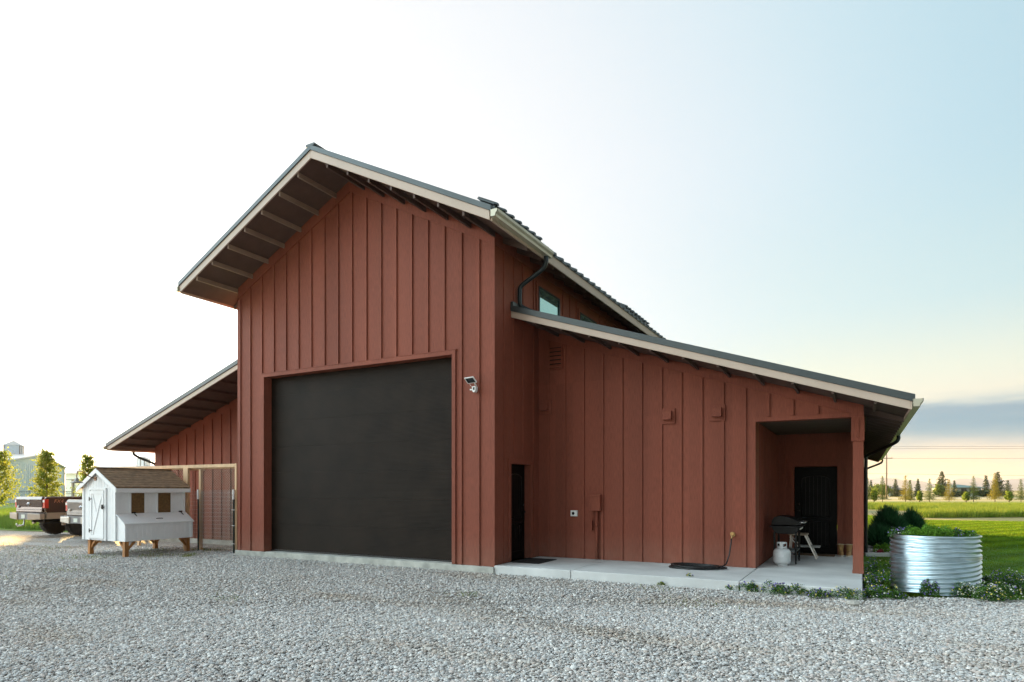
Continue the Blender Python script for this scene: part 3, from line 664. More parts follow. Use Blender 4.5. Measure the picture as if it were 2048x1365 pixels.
# doors: plank door, arched upper panel; local x 0..w, z 0..h, front faces -y
def plank_door(w, h):
    d = MB(); d.box(0, 0, 0, w, .045, h)
    mo = MB(); m = .15
    def ring(pts, r=.010): mo.tube([(x, -.004, z) for x, z in pts], r, 6, closed=True)
    zb, zt = h*.43, h*.90
    arch = [(w-m, zt-.10)]+[(w/2+(w/2-m)*math.cos(t), zt-.10+.10*math.sin(t)) for t in [PI*k/10 for k in range(1, 10)]]+[(m, zt-.10)]
    ring([(m, zb), (w-m, zb)]+arch); ring([(m, .16), (w-m, .16), (w-m, h*.37), (m, h*.37)])
    for k in range(1, 7):
        x = m+(w-2*m)*k/7
        mo.box(x-.004, -.006, zb+.02, x+.004, 0, zt-.10+.09*math.sqrt(max(0, 1-((x-w/2)/(w/2-m))**2))); mo.box(x-.004, -.006, .18, x+.004, 0, h*.37-.02)
    return d, mo
DM = mat('door moulding', (.016, .014, .012), .4, var=.15, spec=.3)
def put_door(mt, w=.9, h=2.03, hx=.82):
    d, mo = plank_door(w, h); o = d.build('door', DOORM, barn, mtx=mt); mo.build('moulding', DM, o, mtx=mt)
    k = MB(); k.lathe([(.0, -.06), (.024, -.055), (.03, -.035), (.012, -.02), (.012, 0)], (hx, 0, 1.0), 12, 'y')
    k.tube([(hx, -.045, 1.0), (hx-.10, -.05, 1.0)], .009, 8)
    k.build('handle', mat('dark bronze', (.07, .06, .055), .25, metal=.8), o, mtx=mt)
    k = MB(); k.lathe([(.0, -.03), (.026, -.028), (.026, 0)], (hx, 0, 1.15), 12, 'y'); k.build('deadbolt', MATS['dark bronze'], o, mtx=mt)
put_door(Matrix.Translation((-.13, .66, .165)) @ Matrix.Rotation(PI/2, 4, 'Z'))
put_door(Matrix.Translation((5.01, 5.66, .155)), hx=.09)

# vents, boxes and pipes on the lean-to wall
b = MB(); b.box(.30, 1.952, 4.36, .59, 1.954, 4.81); lv0 = b  # black sheet behind the slats, stands in for the shade between them
b = MB(); b.box(.27, 1.955, 4.33, .62, 1.976, 4.84); b.box(.27, 1.925, 4.33, .30, 1.955, 4.84); b.box(.59, 1.925, 4.33, .62, 1.955, 4.84)
for k in range(5):
    z = 4.38+k*.09
    b.prism([(.30, 1.915, z-.01), (.30, 1.920, z-.02), (.30, 1.951, z+.045), (.30, 1.951, z+.055)], (.29, 0, 0))
lv = b.build('louver_vent', RED, barn); lv0.build('slat_shade', BLACK, lv)
for (x, z) in ((2.82, 3.02), (3.80, 3.03), (.06, 3.37)):
    b = MB(); b.box(x-.03, 1.965, z-.03, x+.27, 2.0, z+.29)
    b.prism([(x+.03, 1.966, z+.23), (x+.03, 1.90, z+.225), (x+.03, 1.865, z+.05), (x+.03, 1.966, z+.05)], (.18, 0, 0)); b.build('vent_hood', RED, barn, bevel=.003)
b = MB(); b.box(1.29, 1.86, 1.20, 1.52, 1.98, 1.55); b.box(1.30, 1.85, 1.50, 1.51, 1.86, 1.54); el_ = b.build('electrical_box', TRIM, barn, bevel=.005)
b = MB(); b.tube([(1.42, 1.93, 1.2), (1.42, 1.93, .16)], .03, 10); b.tube([(1.42, 1.93, .86), (1.42, 1.93, .94)], .037, 10)
b.tube(spline([(1.33, 1.93, 1.2), (1.32, 1.93, 1.05), (1.29, 1.93, .95)]), .012, 8); b.box(1.25, 1.90, .78, 1.32, 1.98, .98); b.build('conduit', TRIM, el_)
b = MB(); b.box(.80, 1.955, 1.07, .96, 2.0, 1.20); o = b.build('outlet_cover', WPLAS, barn, bevel=.006)
b = MB(); b.lathe([(.0, -.012), (.028, -.01), (.034, 0)], (.865, 1.955, 1.135), 16, 'y'); b.build('socket', BLACK, o)
b = MB(); b.tube([(4.21, 2.0, .78), (4.21, 1.93, .78)], .014, 10); b.tube([(4.21, 1.94, .78), (4.20, 1.90, .70)], .016, 10)
b.lathe([(.035, 0), (.035, .012)], (4.21, 1.90, .80), 14, 'y'); b.lathe([(.045, 0), (.05, .006), (.045, .012)], (4.21, 1.985, .78), 16, 'y'); b.build('water_tap', BRASS, barn)

# ================================================================== WALKWAY
wk = MB()
xs = [.03, 1.66, 4.62]
for x0, x1 in ((.02, 1.655), (1.668, 4.645), (4.658, 6.42)):
    wk.box(x0, -.03, -.1, x1, 2.0, .15)
wk.box(4.64, 2.003, -.1, 6.42, 5.6, .149)
o = wk.build('walkway', CONC, None, bevel=.010); o['kind'] = 'structure'

# ================================================================== THINGS AT THE BARN
# solar camera
t = tag(empty('security_camera', (-.44, -.0, 3.70)), 'white security camera with tilted black solar panel on red wall right of garage door', 'camera')
mt = Matrix.Translation((-.45, -.16, 3.84)) @ Matrix.Rotation(math.radians(-12), 4, 'Z') @ Matrix.Rotation(math.radians(48), 4, 'X')
def child(b, name, m, par, bevel=0, mtx=None):
    """mesh given in world space, parented to an empty at par.location"""
    M_ = Matrix.Translation(-par.location) if mtx is None else Matrix.Translation(-par.location) @ mtx
    return b.build(name, m, par, bevel=bevel, mtx=M_)
b = MB(); b.box(-.125, -.01, -.075, .125, .01, .075); pn = child(b, 'solar_panel', WPLAS, t, .004, mt)
b = MB(); b.box(-.105, -.0135, -.057, .105, -.010, .057); b.build('panel_face', mat('solar cells', (.006, .009, .012), .12, var=.3, vs=20), pn, mtx=Matrix.Translation(-t.location) @ mt)
b = MB(); b.tube([(-.40, -.12, 3.82), (-.40, -.06, 3.76), (-.40, -.0, 3.74)], .014, 8); b.tube([(-.50, -.12, 3.77), (-.45, -.10, 3.70)], .004, 6); b.tube([(-.50, -.10, 3.66), (-.43, -.10, 3.66)], .016, 8); child(b, 'bracket', WPLAS, t)
b = MB(); b.prism([(-.435, -.13, 3.72), (-.355, -.13, 3.72), (-.355, -.13, 3.63), (-.375, -.13, 3.605), (-.395, -.13, 3.595), (-.415, -.13, 3.605), (-.435, -.13, 3.63)], (0, .09, 0)); cb = child(b, 'camera_body', WPLAS, t, .006)
b = MB(); b.box(-.415, -.134, 3.645, -.375, -.130, 3.70); child(b, 'lens', BLACK, t)

# doormats
b = MB(); b.box(.03, .60, .151, .68, 1.50, .165); tag(b.build('doormat', mat('black coir', (.018, .018, .018), .95, bump=.8, bs=200, var=.3), None, .004), 'black doormat on the walkway by the side door', 'doormat')
b = MB(); b.box(5.03, 5.05, .150, 5.88, 5.50, .166); tag(b.build('doormat', mat('brown coir', (.16, .10, .055), .95, bump=.8, bs=200, var=.3), None, .004), 'brown doormat at the back of the porch under the black door', 'doormat')
# hose
pts = []
for k in range(9*28):
    a = 2*PI*k/28; j = k//28
    ex = .46+.05*math.sin(j*2.1)-.012*j; ey = .27+.04*math.cos(j*1.7)
    pts.append((3.62+.07*math.sin(j*1.3)+ex*math.cos(a)+.02*math.sin(3*a+j), 1.45+.03*math.cos(j*2.3)+ey*math.sin(a), .163+.012*(j % 4)+.006*math.sin(2*a+j)))
b = MB(); b.tube([(4.20, 1.90, .70), (4.195, 1.88, .62), (4.17, 1.85, .40), (4.12, 1.80, .22), (4.08, 1.70, .19)]+pts[4:], .0125, 8)
o = b.build('garden_hose', BLKRUB); tag(o, 'coiled black garden hose on the concrete walkway, hanging from a brass tap', 'hose')

# gas grill
t = tag(empty('gas_grill', (5.08, 3.35, .15)), 'black gas barbecue grill with closed lid on the porch', 'grill')
gy0, gy1 = 2.98, 3.85
b = MB(); pr_ = [(4.79, .93), (4.80, 1.02), (4.84, 1.09), (4.92, 1.12), (5.05, 1.11), (5.20, 1.07), (5.31, 1.01), (5.34, .95), (5.33, .93)]
b.xz(pr_, gy0+.02, gy1-.02); child(b, 'lid', BLACK, t, .012)
b = MB(); b.xz([(4.80, .92), (5.33, .92), (5.29, .82), (5.20, .76), (4.90, .76), (4.82, .84)], gy0, gy1); b.box(4.76, gy0-.01, .895, 5.36, gy1+.01, .918); child(b, 'firebox', BLACK, t, .006)
for x in (4.85, 5.25):
    for y in (gy0+.05, gy1-.05):
        b = MB(); b.box(x-.02, y-.02, .22, x+.02, y+.02, .80); lg = child(b, 'leg', BLACK, t, .003)
        c = MB(); c.lathe([(.0, -.014), (.03, -.014), (.035, -.008), (.035, .008), (.03, .014), (0, .014)], (x, y, .185), 14, 'x'); c.box(x-.02, y-.006, .19, x-.016, y+.006, .24); child(c, 'caster', BLKRUB, t)
b = MB(); b.box(4.84, gy0+.06, .40, 5.26, gy1-.06, .42); b.box(4.84, gy0+.03, .39, 5.26, gy0+.06, .43); child(b, 'lower_shelf', mat('grey shelf', (.12, .13, .13), .5), t)
b = MB(); b.tube([(5.32, gy0+.1, .99), (5.40, gy0+.1, .985), (5.40, gy1-.1, .985), (5.32, gy1-.1, .99)], .012, 8); child(b, 'handle', ALU, t)
for k in range(4):
    b = MB(); b.lathe([(.022, 0), (.024, .03), (.018, .034)], (5.30, gy0+.16+.17*k, .86), 12, 'x'); child(b, 'knob', ALU, t)
# propane tank
t = tag(empty('propane_tank', (5.02, 2.72, .15)), 'white propane gas tank standing on the porch in front of the grill', 'gas tank')
b = MB(); prf = [(.105, 0), (.105, .03), (.10, .032), (.13, .04), (.155, .065), (.165, .10), (.165, .25), (.155, .29), (.125, .325), (.07, .345), (.03, .35), (0, .35)]
child(b.lathe(prf, (5.02, 2.72, .15), 32), 'tank', mat('tank paint', (.66, .69, .70), .38, var=.06, vs=8), t)
b = MB()
n = 20
for k in range(n):
    a0 = 2*PI*k/n; a1 = 2*PI*(k+1)/n
    for (z0, z1) in (((.35, .38), (.435, .46)) if k % 5 in (1, 2, 3) else ((.34, .46),)):
        r0, r1 = .088, .094; q = lambda a, r, z: (5.02+r*math.cos(a), 2.72+r*math.sin(a), .15+z)
        b.add([q(a0, r0, z0), q(a1, r0, z0), q(a1, r1, z0), q(a0, r1, z0), q(a0, r0, z1), q(a1, r0, z1), q(a1, r1, z1), q(a0, r1, z1)], [(0, 3, 2, 1), (4, 5, 6, 7), (3, 7, 6, 2), (0, 1, 5, 4), (0, 4, 7, 3), (1, 2, 6, 5)])
child(b, 'collar', MATS['tank paint'], t)
b = MB(); b.lathe([(.02, 0), (.02, .05), (.03, .052), (.03, .07), (0, .07)], (5.02, 2.72, .50), 12); b.tube([(5.02, 2.72, .53), (5.07, 2.70, .53)], .012, 8); child(b, 'valve', BLACK, t)
b = MB(); b.add([(5.02+.1655*math.cos(a)*1.002, 2.72+.1655*math.sin(a)*1.002, z) for a in [-PI/2-.3+.12*i for i in range(6)] for z in (.33, .38)], [(2*i, 2*i+2, 2*i+3, 2*i+1) for i in range(5)], True)
child(b, 'sticker', mat('pale sticker', (.80, .82, .84), .3), t)
# step stool
t = tag(empty('step_stool', (5.38, 4.4, .15)), 'folding aluminium step stool with tan treads beside the grill', 'step stool')
b = MB(); b.box(5.02, 4.25, .655, 5.38, 4.68, .69); child(b, 'top_tread', TANW, t, .008)
b = MB(); b.box(5.16, 4.27, .40, 5.62, 4.66, .425); child(b, 'lower_tread', mat('grey tread', (.45, .45, .43), .4, var=.3, vs=15), t, .006)
for y in (4.26, 4.67):
    b = MB(); b.beam((5.33, y, .66), (5.56, y, .155), .028, .03); child(b, 'leg', ALU, t)
    b = MB(); b.beam((5.05, y, .66), (5.00, y, .155), .028, .03); child(b, 'leg', ALU, t)
b = MB(); b.beam((5.50, 4.26, .28), (5.50, 4.67, .28), .02, .03); b.beam((5.02, 4.27, .62), (5.20, 4.27, .41), .012, .02); b.beam((5.02, 4.66, .62), (5.20, 4.66, .41), .012, .02); child(b, 'brace', ALU, t)
b = MB(); b.prism([(4.93, 4.3, .72), (5.05, 4.3, .60), (5.09, 4.3, .63), (4.97, 4.3, .75)], (0, .32, 0)); child(b, 'hand_rail', TANW, t, .006)

# boots: shaft, foot, sole
BOOT = mat('tan boot leather', (.36, .20, .08), .6, var=.35, vs=12, bump=.3); SOLE = mat('pale sole', (.55, .52, .46), .6)
def boot(x, y, rz, label, lean_=0):
    t = tag(empty('boot', (x, y, .15), rz), label, 'boot', 'pair of tan boots beside the porch door')
    m = 16; vs = []; secs = []
    for z, cy, ry, rx in ((.02, -.04, .145, .05), (.05, -.04, .145, .053), (.085, -.02, .125, .052), (.11, .02, .09, .05), (.14, .045, .068, .052), (.19, .05, .068, .058), (.25, .05, .075, .068), (.262, .05, .079, .072)):
        secs.append([(rx*math.cos(2*PI*k/m), cy+ry*math.sin(2*PI*k/m), z) for k in range(m)])
    for z, rx, ry in ((.258, .062, .068), (.15, .045, .055)): secs.append([(rx*math.cos(2*PI*k/m), .05+ry*math.sin(2*PI*k/m), z) for k in range(m)])
    b = MB(); b.add([p for s_ in secs for p in s_], [(i*m+k, i*m+(k+1) % m, (i+1)*m+(k+1) % m, (i+1)*m+k) for i in range(len(secs)-1) for k in range(m)], True)
    b.f.append([k for k in range(m)]); b.sm.append(False); b.f.append([(len(secs)-1)*m+k for k in range(m)]); b.sm.append(False)
    b.build('upper', BOOT, t)
    b = MB(); b.xy([(.057*math.cos(2*PI*k/m), -.04+.152*math.sin(2*PI*k/m)) for k in range(m)], 0, .03); b.build('sole', SOLE, t)
    b = MB(); b.tube([(.073*math.cos(2*PI*k/m), .05+.08*math.sin(2*PI*k/m), .262) for k in range(m)], .007, 6, closed=True); b.build('cuff', mat('cuff', (.58, .46, .30), .6), t)
    b = MB()
    for k in range(4): b.tube([(-.03, -.065+.022*k, .105+.03*k), (.03, -.065+.022*k, .105+.03*k)], .004, 5)
    b.build('laces', mat('yellow laces', (.62, .42, .12), .7), t)
boot(6.00, 5.30, .12, 'left tan boot beside the porch door'); boot(6.16, 5.31, -.1, 'right tan boot beside the porch door, nearer the post')

# ---- corrugated planter
PC = Vector((7.46, 1.57, 0)); PR = .625; PHT = .905
def planter():
    t = tag(empty('corrugated_planter', PC), 'round corrugated steel raised planter full of green plants and flowers', 'planter')
    nz_ = 190; na = 144; vs = []
    for i in range(nz_+1):
        z = PHT*i/nz_; bl = min(1, max(0, (z-.53)/.07)); bl = bl*bl*(3-2*bl)
        for k in range(na):
            a = 2*PI*k/na; hel = -4*((a-PI/2) % (2*PI))
            dent = .55*math.sin(3*a+1)+.5*math.sin(7*a+z*9)+.35*math.sin(11*a+2-z*14)
            ph = 2*PI*z/.073 + (1-bl)*(hel*1.2) + bl*dent*.9
            r = PR+.0135*math.sin(ph)+.004*bl*math.sin(9*a+z*7)
            vs.append((r*math.cos(a), r*math.sin(a), z))
    fs = [(i*na+k, i*na+(k+1) % na, (i+1)*na+(k+1) % na, (i+1)*na+k) for i in range(nz_) for k in range(na)]
    npmesh('wall', vs, fs, STEEL, t, True)
    b = MB(); b.tube([(PR*math.cos(2*PI*k/48), PR*math.sin(2*PI*k/48), PHT) for k in range(48)], .012, 8, closed=True); b.build('rim', STEEL, t)
    b = MB(); b.lathe([(0, 0), (PR-.03, 0)], (0, 0, PHT-.06), 40); b.build('soil', mat('soil', (.04, .03, .02), .95, bump=1), t)
planter()
FOL = mat('bedding foliage', (.035, .10, .018), .6, col2=(.09, .20, .03), vs=9, trans=.25, spec=.3)
FOLB = mat('bright foliage', (.10, .26, .02), .6, col2=(.20, .38, .04), vs=6, trans=.35, spec=.3)
FLW = {'v': mat('violet petals', (.16, .10, .42), .6, col2=(.30, .24, .62), vs=20, trans=.2), 'y': mat('yellow petals', (.80, .68, .16), .6, trans=.2), 'w': mat('white petals', (.75, .74, .66), .6, trans=.2)}
def mound(x, y, rx, ry, h, z=0., n=700, label=None, grp='pansy clumps along the slab edge', mix=(.6, .25, .15), nf=None, leaf=.0165, fol=FOL, name='flower_clump', cat='flowers', fs=.0145, par=None, stem=True):
    t = par or tag(empty(name, (x, y, z)), label, cat, grp)
    # several lobes of leaves
    n = int(n*1.6)
    nl = max(3, int(6*max(rx, ry)/.2)); lob = [(rng.normal(0, rx*.5), rng.normal(0, ry*.5), rng.uniform(.55, 1)*h, rng.uniform(.35, .6)) for _ in range(nl)]
    P = []; T = []
    for (lx, ly, lh, lr) in lob:
        k = int(n/nl); a = rng.uniform(0, 2*PI, k); e = np.arccos(rng.uniform(0, 1, k)); rr = rng.uniform(.5, 1.05, k)**.6
        q = np.stack([lx+rx*lr*rr*np.cos(a)*np.sin(e)*1.3, ly+ry*lr*rr*np.sin(a)*np.sin(e)*1.3, lh*rr*np.cos(e)*.98+.01], 1); P.append(q); T.append(rr > .86)
    P = np.concatenate(P); T = np.concatenate(T)
    if par is not None: P = P+np.array([x, y, z])
    V, F = leaves_np(P, rng.uniform(.5, 1.15, len(P))*leaf, .5); npmesh('foliage', V, F, fol, t)
    Q = P[T]; nf = nf if nf is not None else int(len(Q)*.24); nf = min(nf, len(Q)); idx = rng.permutation(len(Q))[:nf]; Q = Q[idx]+np.array([0, 0, .012])
    s0 = 0
    for kk, fr_ in zip('vyw', mix):
        q = Q[s0:s0+int(nf*fr_)]; s0 += int(nf*fr_)
        if len(q) < 2: continue
        V, F = leaves_np(q, rng.uniform(.7, 1.2, len(q))*fs, .9); o = npmesh('blossoms', V, F, FLW[kk], t)
        tag(o, {'v': 'violet blossoms', 'y': 'yellow blossoms', 'w': 'white blossoms'}[kk])
    return t
def pm(x, y, w, h, n, label, **k):
    p = px(x, y); d = np.dot(p-np.array(CAM), FW); r = w/1282*d/2
    return mound(p[0], p[1]+r*.4, r, r*.8, h/1282*d*1.25, n=n, label=label, **k)
pm(1372, 1170, 26, 18, 340, 'small violet pansy clump at the slab edge in front of the hose')
pm(1265, 1162, 16, 10, 120, 'tiny green flower clump at the slab edge, left of the hose clump', nf=6)
pm(1322, 1172, 26, 8, 140, 'low yellowish weed clump on gravel just left of the small violet clump', nf=5, fol=WEED)
pm(1458, 1181, 30, 10, 240, 'low violet pansy clump by the slab joint')
pm(1508, 1185, 48, 24, 700, 'pansy clump in front of slab, first of the row right of the slab joint')
pm(1552, 1190, 50, 26, 800, 'pansy clump with yellow blossoms in front of the propane tank')
pm(1598, 1192, 44, 18, 520, 'pansy clump in front of slab below the step stool', mix=(.5, .35, .15))
pm(1642, 1197, 40, 14, 420, 'thin pansy clump in front of slab below the doormat')
pm(1690, 1199, 56, 20, 700, 'pansy clump at slab corner, in front of the porch post', mix=(.45, .35, .2))
pm(1752, 1150, 46, 34, 900, 'tall violet pansies between slab corner and steel planter', mix=(.7, .2, .1))
pm(1744, 1178, 54, 34, 900, 'violet and yellow pansies at the slab corner', mix=(.6, .3, .1))
pm(1768, 1198, 60, 24, 800, 'violet pansies at the left foot of the steel planter', mix=(.6, .2, .2))
pm(1804, 1200, 34, 12, 360, 'low green clump on gravel before the planter', nf=20)
pm(1853, 1193, 40, 27, 800, 'round violet flower clump before the middle of the planter', mix=(.6, .05, .35))
pm(1937, 1195, 46, 28, 900, 'white flecked flower clump at the right foot of the planter', mix=(.1, .2, .7))
pm(1975, 1178, 40, 20, 600, 'dark violet clump behind and right of the planter', mix=(.7, .1, .2))
pm(2002, 1203, 70, 36, 1600, 'large white flecked flower clump on gravel right of the planter', mix=(.15, .25, .6))
pm(2030, 1185, 70, 40, 1600, 'big mound of pale violet flowers at the lawn edge far right', mix=(.5, .05, .45))
pm(2085, 1192, 90, 42, 1600, 'flower mound at the lawn edge, outermost on the right', mix=(.4, .1, .5))
# plants in the planter: things of their own
rt = RT
def inpl(lat, dep): return (PC.x+RT[0]*lat+FW[0]*dep, PC.y+RT[1]*lat+FW[1]*dep)
for (lat, dep, r, h, n, lab, kw) in [
    (-.30, -.25, .22, .20, 1100, 'bright green feathery plant at the left of the steel planter', dict(fol=FOLB, nf=0)),
    (-.02, -.10, .22, .17, 1100, 'bright green leafy plant in the middle of the steel planter', dict(fol=FOLB, nf=0)),
    (-.55, .10, .14, .12, 500, 'small pale flowers at the left rim of the steel planter', dict(mix=(.6, 0, .4), nf=60)),
    (.26, -.20, .20, .13, 800, 'dark leaved violet flowers right of centre in the steel planter', dict(mix=(.8, .1, .1), nf=70)),
    (.50, -.12, .17, .11, 800, 'flowers with yellow blossoms at the right rim of the steel planter', dict(fol=FOLB, mix=(.4, .5, .1), nf=60)),
    (.15, .35, .30, .12, 800, 'green plants along the back rim of the steel planter', dict(fol=FOLB, nf=20))]:
    x, y = inpl(lat*.88, dep*.88); mound(x, y, r, r, h*1.45, z=PHT-.05, n=n, label=lab, name='planter_plant', cat='plant', grp='plants in the steel planter', leaf=.018, fs=.013, **kw)
b = MB(); q = px(1706, 1208); b.lathe([(0, -.03), (.09, -.02), (.11, .01), (.07, .045), (0, .055)], (q[0], q[1], 0), 9, sm=False); tag(b.build('rock', mat('pale rock', (.42, .40, .36), .85, var=.2, bump=.5)), 'single pale rock on the gravel before the slab corner', 'rock')

# ---- rock bed with edging, shrubs
bed = [(6.52, 7.5), (8.3, 8.3), (9.0, 10.5), (9.2, 16), (6.52, 16)]
sheet('rock_bed', bed, -.012, mat('bed soil', (.12, .11, .10), .95))
P = region_points(bed, 260, (6.5, 7.4, 9.3, 16)); n = len(P); s = rng.uniform(.04, .11, n)
stones('river_stones', P, np.stack([s*1.2, s, s*.7], 1), STM, seg=2)
b = MB(); b.beam((6.48, 7.42, .02), (8.32, 8.22, .02), .12, .09); b.beam((8.32, 8.2, .02), (9.05, 10.4, .02), .12, .09); o = b.build('kerb', CONC, None, .01); o['kind'] = 'structure'
DG = mat('dark shrub needles', (.018, .085, .035), .6, col2=(.05, .17, .06), vs=4, trans=.15, spec=.3)
def spiky(x, y, r, h, n, label):
    t = tag(empty('evergreen_shrub', (x, y, 0)), label, 'shrub', 'dark evergreen shrubs in the rock bed')
    a = rng.uniform(0, 2*PI, n); e = rng.uniform(0, 1, n)**.7*1.25; ln = rng.uniform(.7, 1.05, n)
    d = np.stack([np.cos(a)*np.sin(e), np.sin(a)*np.sin(e), np.cos(e)], 1)
    sc = np.array([r, r, h]); base = d*sc*ln[:, None]*rng.uniform(.3, .85, n)[:, None]; base[:, 2] = np.maximum(base[:, 2], .03)
    tip = base+d*np.array([.16, .16, .20])*rng.uniform(.6, 1.4, n)[:, None]+rng.normal(0, .03, (n, 3)); w = np.cross(d, rng.normal(size=(n, 3))); w /= np.linalg.norm(w, axis=1)[:, None]
    V = np.stack([base-w*.017, base+w*.017, tip], 1).reshape(-1, 3); npmesh('foliage', V, np.arange(3*n).reshape(-1, 3), DG, t)
    b = MB()
    for k in range(7): b.tube([(0, 0, 0), (r*.5*math.cos(k), r*.5*math.sin(k), h*.6)], [.02, .006], 6)
    b.build('stem', BARK, t); return t
c1 = at(1776, 19.5); spiky(c1.x, c1.y, .60, 1.20, 15000, 'taller dark evergreen shrub beside the downspout')
c2 = at(1822, 20.2); spiky(c2.x, c2.y, .50, 1.08, 11000, 'shorter dark evergreen shrub, right one of the pair')
c3 = at(1757, 18.0); spiky(c3.x, c3.y, .45, .62, 6000, 'low dark evergreen shrub at the foot of the taller one')
c4 = at(1768, 16.8); mound(c4.x, c4.y, .2, .2, .28, n=500, label='yellow green bush at the front of the rock bed', fol=FOLB, nf=0, name='bush', cat='bush', grp=None, leaf=.03)
c4 = at(1755, 16.6); mound(c4.x, c4.y, .10, .10, .12, n=160, label='small plant with dark red blossoms in the rock bed', nf=0, name='flowering_plant', cat='plant', grp=None, fol=mat('red blossoms', (.30, .03, .05), .6), leaf=.025)

# ================================================================== CHICKEN COOP
t = coop = tag(empty('chicken_coop', (-10.5, -.85, 0)), 'small white wooden chicken coop on brown legs with a shingled roof', 'chicken coop')
cx0, cx1, cy0, cy1, cz0 = -11.19, -9.75, -1.80, .04, .38; rxc = -10.48; rz0 = 2.16; ev = 1.72
zr = lambda x: rz0-.56*abs(x-rxc)
b = MB()
b.xz([(cx0, cz0), (cx1, cz0), (cx1, zr(cx1)-.02), (rxc, rz0-.02), (cx0, zr(cx0)-.02)], cy0, cy1)
# vertical groove boards as thin proud strips + corner boards
for k in range(1, 12):
    x = cx0+(cx1-cx0)*k/12; b.box(x-.003, cy0-.004, cz0+.01, x+.003, cy0, zr(x)-.08)
for k in range(1, 16):
    y = cy0+(cy1-cy0)*k/16; b.box(cx1, y-.003, 1.08, cx1+.004, y+.003, 1.66)
b.box(cx1, cy0-.02, cz0, cx1+.02, cy0+.07, 1.68); b.box(cx1, cy1-.07, cz0, cx1+.02, cy1, 1.68); b.box(cx0-.001, cy0-.02, cz0, cx0+.07, cy0, 1.68); b.box(cx1-.07, cy0-.02, cz0, cx1+.0, cy0, 1.66)
b.box(cx1, cy0+.07, 1.62, cx1+.016, cy1-.07, 1.70)
child(b, 'wall', WHITE, t)
b = MB()   # roof
for s in (-1, 1):
    xe = rxc+s*.86; b.xz([(rxc, rz0+.01), (xe, zr(xe)+.01), (xe, zr(xe)+.045), (rxc, rz0+.045)], cy0-.06, cy1+.06)
rf = child(b, 'roof', mat('brown shingles', (.22, .14, .08), .9, var=.35, vs=14, bump=.6, bs=90, stretch=(1, .5, 1)), t)
b = MB()
for s in (-1, 1):
    for k in range(8):
        d0 = .86*k/8; x0 = rxc+s*d0; x1 = rxc+s*(d0+.86/8+.01)
        b.xz([(x0, zr(x0)+.046), (x1, zr(x1)+.046), (x1, zr(x1)+.058), (x0, zr(x0)+.049)], cy0-.07, cy1+.07)
b.box(rxc-.05, cy0-.075, rz0+.045, rxc+.05, cy1+.075, rz0+.062)
child(b, 'shingles', MATS['brown shingles'], t)
b = MB()
for s in (-1, 1):
    xe = rxc+s*.88
    for y0 in (cy0-.085, cy1+.055): b.xz([(rxc, rz0+.03), (xe, zr(xe)+.03), (xe, zr(xe)-.085), (rxc, rz0-.085)], y0, y0+.02)
    b.box(xe-.01 if s > 0 else xe-.01, cy0-.065, zr(xe)-.085, xe+.01, cy1+.055, zr(xe)+.02)
child(b, 'fascia', WHITE, t, .003)
# nest box
b = MB(); nx = -9.40
b.xz([(cx1+.001, cz0), (nx, cz0), (nx, .80), (cx1+.001, 1.02)], cy0-.001+.02, cy1-.02)
for k in range(1, 16):
    y = cy0+(cy1-cy0)*k/16; b.box(nx, y-.003, cz0+.02, nx+.004, y+.003, .78)
b.box(nx, cy0+.02, cz0, nx+.016, cy0+.09, .79); b.box(nx, cy1-.09, cz0, nx+.016, cy1-.02, .79)
nb_ = child(b, 'nest_box', WHITE, t)
b = MB(); b.prism([(cx1+.022, cy0-.01, 1.035), (nx+.04, cy0-.01, .795), (nx+.04, cy0-.01, .820), (cx1+.022, cy0-.01, 1.06)], (0, cy1-cy0+.02, 0)); child(b, 'lid', WHITE, t, .003)
b = MB()
for y in (-1.36, -.10): b.box(cx1+.02, y-.05, 1.055, cx1+.03, y+.05, 1.09); b.prism([(cx1+.05, y-.015, 1.045), (cx1+.05, y+.015, 1.045), (cx1+.15, y+.008, .985), (cx1+.15, y-.008, .985)], (.004, 0, .008))
b.tube(spline([(nx-.11, -.92, .90), (nx-.08, -.90, .92), (nx-.08, -.77, .92), (nx-.11, -.75, .90)], 4), .008, 6); child(b, 'hardware', BLACK, t)
# coop door
b = MB(); b.box(-10.80, cy0-.03, cz0+.05, -10.20, cy0, 1.63); dr = child(b, 'door', WHITE, t, .003)
b = MB(); y = cy0-.045
b.box(-10.80, y, cz0+.05, -10.73, y+.016, 1.63); b.box(-10.27, y, cz0+.05, -10.20, y+.016, 1.63); b.box(-10.73, y, 1.55, -10.27, y+.016, 1.63); b.box(-10.73, y, cz0+.05, -10.27, y+.016, cz0+.13)
b.beam((-10.70, y+.008, cz0+.14), (-10.29, y+.008, 1.54), .014, .05); b.beam((-10.70, y+.011, 1.54), (-10.50, y+.011, .98), .014, .05)
b.box(-10.88, y+.01, cz0, -10.83, cy0, 1.68); b.box(-10.17, y+.01, cz0, -10.12, cy0, 1.70); b.box(-10.83, y+.01, 1.65, -10.17, cy0, 1.70)
child(b, 'door_trim', WHITE, t)
b = MB()
for z in (1.42, .62): b.box(-10.83, y-.008, z-.05, -10.80, y, z+.05); b.prism([(-10.80, y-.007, z-.018), (-10.80, y-.007, z+.018), (-10.69, y-.007, z+.004), (-10.69, y-.007, z-.004)], (0, .006, 0))
b.box(-10.27, y-.02, 1.20, -10.16, y, 1.23); b.box(-10.24, y-.03, 1.17, -10.21, y, 1.28); child(b, 'hinges', BLACK, t)
SCR = mat('dark window mesh', (.15, .085, .03), .4, var=.3, vs=20)
